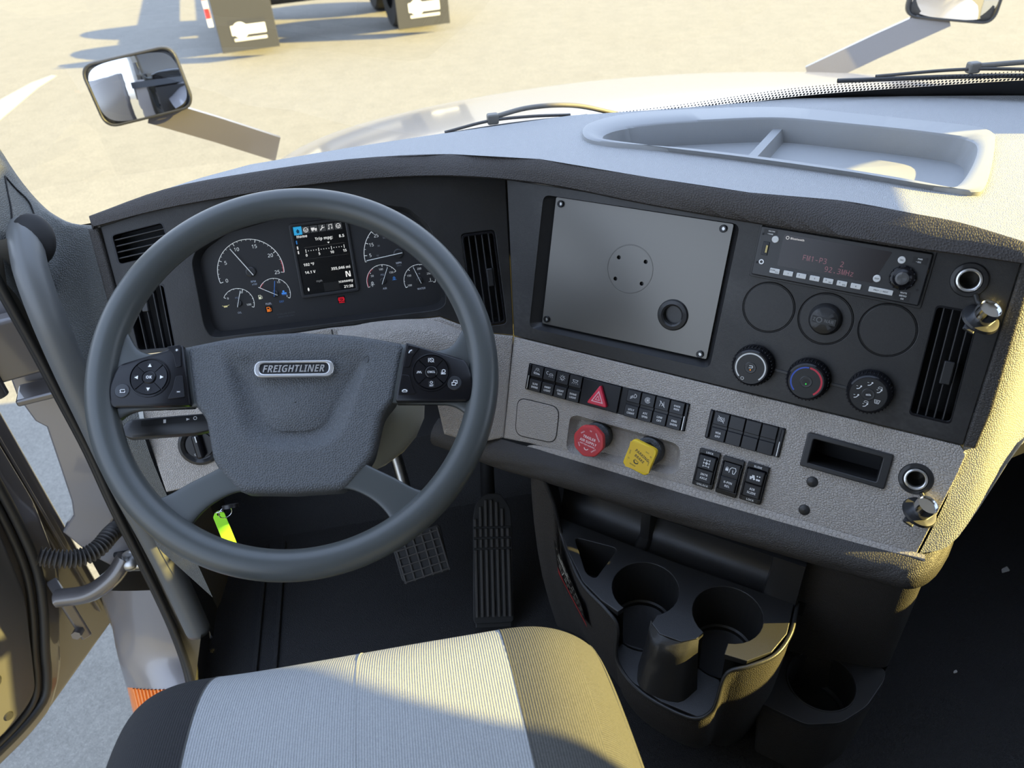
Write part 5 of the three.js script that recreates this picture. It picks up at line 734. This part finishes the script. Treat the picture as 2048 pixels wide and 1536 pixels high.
{
  const t = thing('trim_3', 'warm grey sill trim along the open driver doorway', 'trim'); t.userData.kind = 'structure';
  part('sill_cover', loft([SEAL.slice(0, 11).map((p) => V(p[0] + 0.006, p[1], p[2])), SILLTRIM.map((p) => V(...p)), SILLTRIM.map((p) => V(p[0] + 0.025, p[1] - 0.005, p[2] - 0.012)), ...[[0.05, 0.06], [0.06, 0.16]].map(([dx, dz]) => SILLTRIM.map((p) => { const k = Math.min(1, Math.max(0, (0.5 - p[1]) / 0.15)); return V(p[0] + 0.025 + (dx - 0.025) * k, p[1] - 0.01, p[2] - 0.012 - dz * k); }))], { sub: 3, subRow: 2 }), M.trimWarm, t);
  part('door_seal', [tube(SEAL, 0.0075, { seg: 90, sides: 10 }), tube(SEAL.map((p) => [p[0] + 0.008, p[1], p[2] + 0.012]), 0.006, { seg: 90, sides: 8 })], M.rubber, t);
  part('kick_wall', [loft([[[-0.455, 0.42, -1.4], [-0.455, 0.42, -0.97]], [[-0.455, 0, -1.4], [-0.455, 0.0, -0.97]]]), loft([[[-0.44, 0.10, -0.97], [-0.44, 0.06, -0.5]], [[-0.46, 0.0, -0.97], [-0.46, 0, -0.5]]])], M.floor, t);
  part('tread_ridge', [0, 1].map((k) => new RoundedBoxGeometry(0.008, 0.006, 0.36, 2, 0.002).translate(-0.37 + k * 0.035, 0.004, -1.0)), M.floor, t);
}
{
  const t = thing('door_1', 'grey painted front jamb of the open driver doorway', 'door jamb'); t.userData.kind = 'structure';
  const L = JAMB_L.map((p) => [p[0], p[1]]), g = new THREE.ExtrudeGeometry(shape([[-0.51, 0.74], [-0.60, 0.74], ...L, [-0.66, 0.12], [-0.62, 0.06], [-0.51, 0.06]], [circle(-0.583, 0.185, 0.022, 28)]), { depth: 0.02, bevelEnabled: true, bevelSize: 0.004, bevelThickness: 0.004, bevelSegments: 2 });
  part('jamb_panel', g.translate(0, 0, -1.14), M.paint, t);
  part('hinge_leaf', [new RoundedBoxGeometry(0.075, 0.10, 0.03, 2, 0.008).rotateY(0.3).translate(-0.60, 0.60, -1.085), new THREE.CylinderGeometry(0.014, 0.014, 0.13, 20).translate(-0.632, 0.60, -1.06), new RoundedBoxGeometry(0.09, 0.012, 0.05, 2, 0.004).rotateY(0.2).translate(-0.575, 0.515, -1.09)], M.doorPaint, t);
  const fair = FAIR_L.map((p, i) => [V(p[0] - 0.03, p[1] - 0.09, p[2] - 0.03), V(p[0] - 0.006, p[1] - 0.015, p[2] - 0.006), ...[0, 0.25, 0.5, 0.75, 1].map((f) => V(...p).lerp(V(...FAIR_R[i]), f).add(V(0, 0.012 * Math.sin(f * Math.PI), 0.012 * Math.sin(f * Math.PI))))]);
  part('lower_panel', loft(fair.slice(0, 4), { sub: 3, subRow: 4 }), M.paint, t);
  part('dark_gap_backing', box(-0.70, -0.47, -0.34, 0.16, -1.2, -1.17), M.dark, t);  // dark sheet added behind the gap, standing in for its shade
  part('check_strap_slot', [new RoundedBoxGeometry(0.10, 0.055, 0.02, 2, 0.006).translate(-0.575, 0.09, -1.118)], M.dark, t);
}
{
  const t = thing('marker_lamp', 'ribbed amber side lamp on the painted step below the doorway', 'marker lamp');
  const fair = FAIR_L.map((p, i) => [V(p[0] - 0.03, p[1] - 0.09, p[2] - 0.03), V(p[0] - 0.006, p[1] - 0.015, p[2] - 0.006), ...[0, 0.25, 0.5, 0.75, 1].map((f) => V(...p).lerp(V(...FAIR_R[i]), f).add(V(0, 0.012 * Math.sin(f * Math.PI), 0.012 * Math.sin(f * Math.PI))))]);
  part('lens', loft(fair.slice(3), { sub: 3, subRow: 4 }), M.amber, t);
  for (let i = 0; i < 15; i++) { const f = 0.12 + i * 0.06; part('lens_rib', tube([3, 4, 5].map((k) => V(...FAIR_L[k]).lerp(V(...FAIR_R[k]), f).add(V(0, 0.012 * Math.sin(f * Math.PI) + 0.001, 0.012 * Math.sin(f * Math.PI) + 0.001))), 0.0022, { seg: 12, sides: 6 }), M.amber, t); }
}
tag(part('cable_conduit', tube(CONDUIT, (s) => 0.0135 + 0.0028 * Math.cos(s * 2 * Math.PI * 24), { seg: 240, sides: 18 }), M.ribbed), 'black corrugated cable conduit between the open door and jamb', 'conduit');
{
  const t = thing('door_check_arm', 'cast grey door check arm below the corrugated conduit', 'door check');
  const a = V(-0.70, 0.10, -1.06), b = V(-0.575, 0.10, -1.075);
  part('arm', [tube([[-0.72, 0.085, -1.055], [-0.66, 0.09, -1.05], [-0.61, 0.115, -1.06], [-0.585, 0.14, -1.075]], 0.017, { seg: 30, sides: 10 }), new RoundedBoxGeometry(0.02, 0.13, 0.055, 2, 0.005).rotateY(0.6).translate(-0.725, 0.03, -1.075)], M.doorPaint, t);
  part('pivot', [new THREE.SphereGeometry(0.022, 24, 16).scale(1, 0.8, 1).translate(-0.578, 0.13, -1.075), new THREE.CylinderGeometry(0.014, 0.014, 0.06, 20).rotateZ(1.3).translate(-0.55, 0.12, -1.07)], M.steel, t);
  part('bolt', [new THREE.CylinderGeometry(0.009, 0.009, 0.02, 6).rotateX(1.3).translate(-0.715, -0.005, -1.045)], M.doorPaint, t);
}
// open driver door, hinged at the jamb
{
  const D = V(-0.611, 0, 0.7916), N = V(0.7916, 0, 0.611), m = new THREE.Matrix4().makeBasis(D.clone().negate(), V(0, 1, 0), N.clone()).setPosition(-0.735, -0.15, -1.125);
  if (m.determinant() < 0) m.makeBasis(D, V(0, 1, 0), N).setPosition(-0.735, -0.15, -1.125);
  const t = thing('truck_door', 'open driver door seen from its hinge edge', 'door', m);
  const s = m.elements[0] * D.x + m.elements[2] * D.z > 0 ? 1 : -1, q = (pts) => pts.map(([x, y]) => [s * x * 1000, y * 1000]), path = (pts, h) => pts.map(([x, y]) => V(s * x, y, h));
  const outer = q([[-0.055, 0.02], [0.02, -0.005], [0.15, -0.05], [0.3, -0.06], [0.95, -0.06], [0.95, 0.98], [-0.06, 0.98]]);
  part('door_skin', smooth(ext(round(outer, 20), 60, { bevel: 8, z: -78, seg: 4 }), 0.7), M.doorPaint, t);
  const sealPath = [[0.0, 0.98], [0.012, 0.6], [0.02, 0.40], [0.035, 0.28], [0.06, 0.20], [0.10, 0.105], [0.115, 0.065], [0.14, 0.022], [0.18, 0.006], [0.3, 0.0], [0.93, 0.0]];
  part('inner_frame', smooth(ext(round(q([[-0.02, 0.96], [-0.022, 0.4], [0.0, 0.24], [0.06, 0.11], [0.09, 0.04], [0.14, -0.022], [0.2, -0.035], [0.93, -0.04], [0.93, 0.96]]), 26), 26, { bevel: 6, z: -20, seg: 3 }), 0.8), M.doorPaint, t);
  part('weather_seal', [tube(path(sealPath, 0.01), 0.009, { seg: 120, sides: 10 }), tube(path(sealPath.map(([x, y]) => [x + 0.016, y + 0.012]), 0.008), 0.007, { seg: 120, sides: 8 })], M.rubber, t);
  part('trim_panel', smooth(ext(round(q([[0.04, 0.96], [0.055, 0.4], [0.075, 0.26], [0.125, 0.12], [0.15, 0.055], [0.2, 0.035], [0.92, 0.03], [0.92, 0.96]]), 24), 20, { bevel: 4, z: 0, seg: 3 }), 0.8), M.doorTrim, t);
  part('hinge_ridge', [rb(6, 700, 10, 2, s * -30, 420, -14, 0), rb(4, 520, 8, 2, s * -12, 520, -4, 0)], M.doorPaint, t);
  part('screw', lathe([[0, 26], [9, 26], [11, 22], [13, 20]], 24, s * 190, 150), M.dark, t); part('screw', lathe([[0, 24], [7, 24], [9, 20]], 24, s * 205, 62), M.dark, t);
}
// ---------- outside: hood, wipers, mirrors, tarmac, parked trailer ----------
const GY = -1.1;
{
  const asphaltC = tex(1024, (x, y) => { const g = 0.5 + 0.5 * (N256(x, y) - 0.5) + 0.35 * (N128(x, y) - 0.5) + 0.18 * (N16(x, y) - 0.5) + 0.12 * (N8(x, y) - 0.5), sp = rnd(); const v = 0.475 + 0.10 * (g - 0.5) + (sp > 0.96 ? 0.12 : sp < 0.05 ? -0.1 : 0.03 * (sp - 0.5)); return [v * 1.02, v, v * 0.94]; }, { srgb: true, tile: 1.6 });
  const g = box(-40, 40, GY - 0.2, GY, -45, 30);
  const f = part('ground', g, S({ map: asphaltC, roughness: 0.95, bumpMap: asphaltC, bumpScale: 0.004 })); tag(f, 'pale sunlit tarmac of the yard', 'ground', null, 'structure');
  const p = tag(part('paint_mark', ext([[-4190, -9830], [-4050, -10480], [-3900, -10760], [-3830, -10700], [-3900, -10200], [-3920, -8980], [-4100, -8900]].map(([x, z]) => [x, z]), 4).applyMatrix4(new THREE.Matrix4().makeBasis(V(1, 0, 0), V(0, 0, 1), V(0, -1, 0)).setPosition(0, GY + 0.004, 0)), S({ color: lin(0.34, 0.34, 0.32), roughness: 0.8 })), 'worn white paint stripe on the tarmac', 'paint mark');
}
{
  const t = thing('hood', 'pale grey truck hood sloping away beyond the windscreen', 'hood');
  const rows = [[-1.27, 0.735, 0.98], [-1.6, 0.69, 1.04], [-2.0, 0.605, 1.08], [-2.4, 0.51, 1.10], [-2.6, 0.452, 1.10], [-2.74, 0.37, 1.08], [-2.83, 0.24, 1.05], [-2.88, -0.2, 1.04]];
  part('hood_skin', loft(rows.map(([z, y, w]) => [...Array(19)].map((_, i) => { const X = i / 9 - 1; return V(0.66 + w * X, y - 0.075 * X * X - 0.10 * Math.pow(Math.abs(X), 8), z + (z < -1.5 ? 0.12 : 0.03) * X * X); })), { sub: 2, subRow: 3 }), M.paint, t);
}
function wiper(label, x0, x1, y, zf) {
  const t = thing('wiper', label, 'wiper'), at = (x, t2, o = 0.012) => upGlass([x, 0.79, zf(x)], t2, o);
  const X = (f) => x0 + (x1 - x0) * f;
  part('blade', tube([at(X(0), y), at(X(0.5), y + 0.004), at(X(1), y + 0.002)], 0.0035, { seg: 40, sides: 6 }), M.rubber, t);
  part('bridge', tube([at(X(0.12), y + 0.006, 0.016), at(X(0.4), y + 0.014, 0.024), at(X(0.65), y + 0.012, 0.022), at(X(0.9), y + 0.006, 0.016)], 0.0025, { seg: 40, sides: 6 }), M.ribbed, t);
  part('arm', tube([at(X(0.42), y + 0.018, 0.03), at(X(0.65), y + 0.024, 0.04), at(X(0.95), y + 0.012, 0.05), at(X(1.25), y - 0.02, 0.06)], 0.004, { seg: 40, sides: 8 }), M.trimWarm, t);
  part('joint', [new RoundedBoxGeometry(0.018, 0.016, 0.014, 2, 0.003).translate(...at(X(0.42), y + 0.016, 0.028).toArray())], M.trimWarm, t);
}
const zBase = (x) => { for (let i = 0; i < baseCurve.length - 1; i++) if (x >= baseCurve[i][0] && x <= baseCurve[i + 1][0]) { const f = (x - baseCurve[i][0]) / (baseCurve[i + 1][0] - baseCurve[i][0]); return baseCurve[i][2] + f * (baseCurve[i + 1][2] - baseCurve[i][2]); } return -1; };
wiper('windscreen wiper parked in front of the driver side dash', 0.06, 0.32, 0.012, zBase);
wiper('windscreen wiper parked in front of the passenger side dash', 0.70, 1.15, 0.055, zBase);
function hoodMirror(label, pos, aim, foot, w = 0.235, h = 0.155) {
  const m = new THREE.Matrix4().lookAt(V(...aim), V(...pos), V(0.09 * Math.sign(pos[0]), 1, 0)).setPosition(...pos);
  const t = thing('hood_mirror', label, 'mirror', m, 'mirrors on the hood');
  part('mirror_housing', smooth(ext(rrect(w * 1000 + 14, h * 1000 + 14, 40, 0, 0, 8), 60, { bevel: 20, z: -62, seg: 5 }), 1.0), M.rubber, t);
  part('mirror_rim', smooth(ext(rrect(w * 1000 + 14, h * 1000 + 14, 40, 0, 0, 8), 10, { bevel: 3, z: -6, holes: [rrect(w * 1000, h * 1000, 34, 0, 0, 8)] }), 0.8), M.rubber, t);
  const R = 0.9, g = new THREE.ShapeGeometry(shape(rrect(w * 1000, h * 1000, 34, 0, 0, 8))); // slightly domed glass
  const rows = [...Array(15)].map((_, j) => [...Array(21)].map((_, i) => { const x = (i / 20 - 0.5) * w, y = (j / 14 - 0.5) * h, ax = Math.abs(x) / (w / 2), ay = Math.abs(y) / (h / 2), k = Math.pow(Math.pow(ax, 4) + Math.pow(ay, 4), 0.25), mx = Math.max(ax, ay), f = k > 0 ? mx / k : 1; const X = x * f, Y = y * f; return V(X, Y, 0.006 - (X * X + Y * Y) / (2 * R)); }));
  part('mirror_glass', loft(rows, { crease: 2 }), M.mirror, t);
  const inv = m.clone().invert(), f = V(...foot).applyMatrix4(inv);
  const dir = f.clone().sub(V(0, -h / 2, -0.03)), sd = V(0, 0, 1).cross(dir).normalize().multiplyScalar(0.036), a = V(0.0, -h / 2 + 0.01, -0.03);
  part('mirror_arm', shell([[a.clone().add(sd), a.clone().sub(sd)], [a.clone().lerp(f, 0.5).add(sd).add(V(0, 0, -0.015)), a.clone().lerp(f, 0.5).sub(sd).add(V(0, 0, -0.015))], [f.clone().add(sd), f.clone().sub(sd)]], [0, 0, -0.03], { sub: 1 }), M.doorPaint, t);
}
hoodMirror('hood mirror on a flat arm at the driver side', [-0.648, 0.643, -2.36], [-0.2, 1.0, 0.5], [-0.325, 0.415, -2.40]);
hoodMirror('hood mirror on a flat arm at the passenger side', [1.745, 0.715, -2.28], [0.3, 1.1, 0.5], [1.33, 0.47, -2.32], 0.24, 0.20);
// parked trailer unit: its mud flaps, wheels and frame
{
  const t = thing('parked_truck', 'rear end of a parked truck with two mud flaps ahead in the yard', 'truck', new THREE.Matrix4().makeRotationY(0.155).setPosition(-0.37, GY, -10.74));
  for (const x of [-1.10, 1.10]) {
    const f = part('mud_flap', rb(690, 960, 14, 4, x * 1000, 580, 0), M.flap, t);
    print('flap_logo', f, 430, 250, x * 1000 + 20, 330, 7.6, '#3f3f3f', (c) => { c.fillStyle = '#f2f0e6'; c.fillRect(-205, -62, 410, 110); c.beginPath(); c.arc(-95, -6, 92, 0, 7); c.fill(); c.strokeStyle = '#cfcabc'; arc(c, -95, -6, 60, 0, 360, 8); c.fillStyle = '#dedacd'; c.fillRect(-190, 82, 390, 34); }, { k: 0.6 });
  }
  for (const x of [-1.1, 1.1]) for (const z of [-0.75, -2.05]) for (const d of [-0.16, 0.16]) {
    const w = part('tyre', lathe([[290, -120], [490, -130], [515, -100], [520, 0], [515, 100], [490, 130], [290, 120]], 40).rotateY(Math.PI / 2).translate(x + d, 0.52, z), M.tyre, t);
    part('wheel_disc', lathe([[0, 30], [120, 30], [150, 0], [285, 60], [290, 110]], 32).rotateY(Math.PI / 2 * Math.sign(x)).translate(x + d, 0.52, z), M.silver, w);
  }
  part('chassis_rail', [new RoundedBoxGeometry(0.09, 0.28, 5.2, 1, 0.01).translate(-0.43, 0.95, -2.5), new RoundedBoxGeometry(0.09, 0.28, 5.2, 1, 0.01).translate(0.43, 0.95, -2.5), new RoundedBoxGeometry(2.5, 0.12, 0.12, 1, 0.02).translate(0, 1.08, -0.05)], M.dark, t);
  part('axle', [-0.75, -2.05].map((z) => new THREE.CylinderGeometry(0.08, 0.08, 2.1, 16).rotateZ(Math.PI / 2).translate(0, 0.52, z)), M.dark, t);
  part('coupling_plate', rb(900, 60, 900, 20, 0, 1180, -1300), M.dark, t);
  part('tape_board', [rb(60, 420, 12, 3, -1500, 620, 20, 0)], M.white, t);
  part('tape_mark', [rb(56, 110, 4, 1, -1500, 560, 27, 0), rb(56, 110, 4, 1, -1500, 760, 27, 0)], M.red, t);
}
[['largest white paper scrap on the dark floor at the passenger side', 1.02, -0.79, 0.011], ['tiny white paper scrap on the dark floor beside the console', 0.80, -0.62, 0.005]].forEach(([lab, x, z, r], i) => tag(part(numbered('paper_scrap'), ext(round([[-r * 1000, 0], [-r * 300, r * 500], [r * 1000, r * 300], [r * 500, -r * 500]], 2), 1.2).rotateX(-Math.PI / 2).rotateY(0.4).translate(x, 0.001, z), M.white), lab, 'scrap', 'paper scraps on the floor'));
for (const t of sheets) t.needsUpdate = true;
renderer.render(scene, camera);
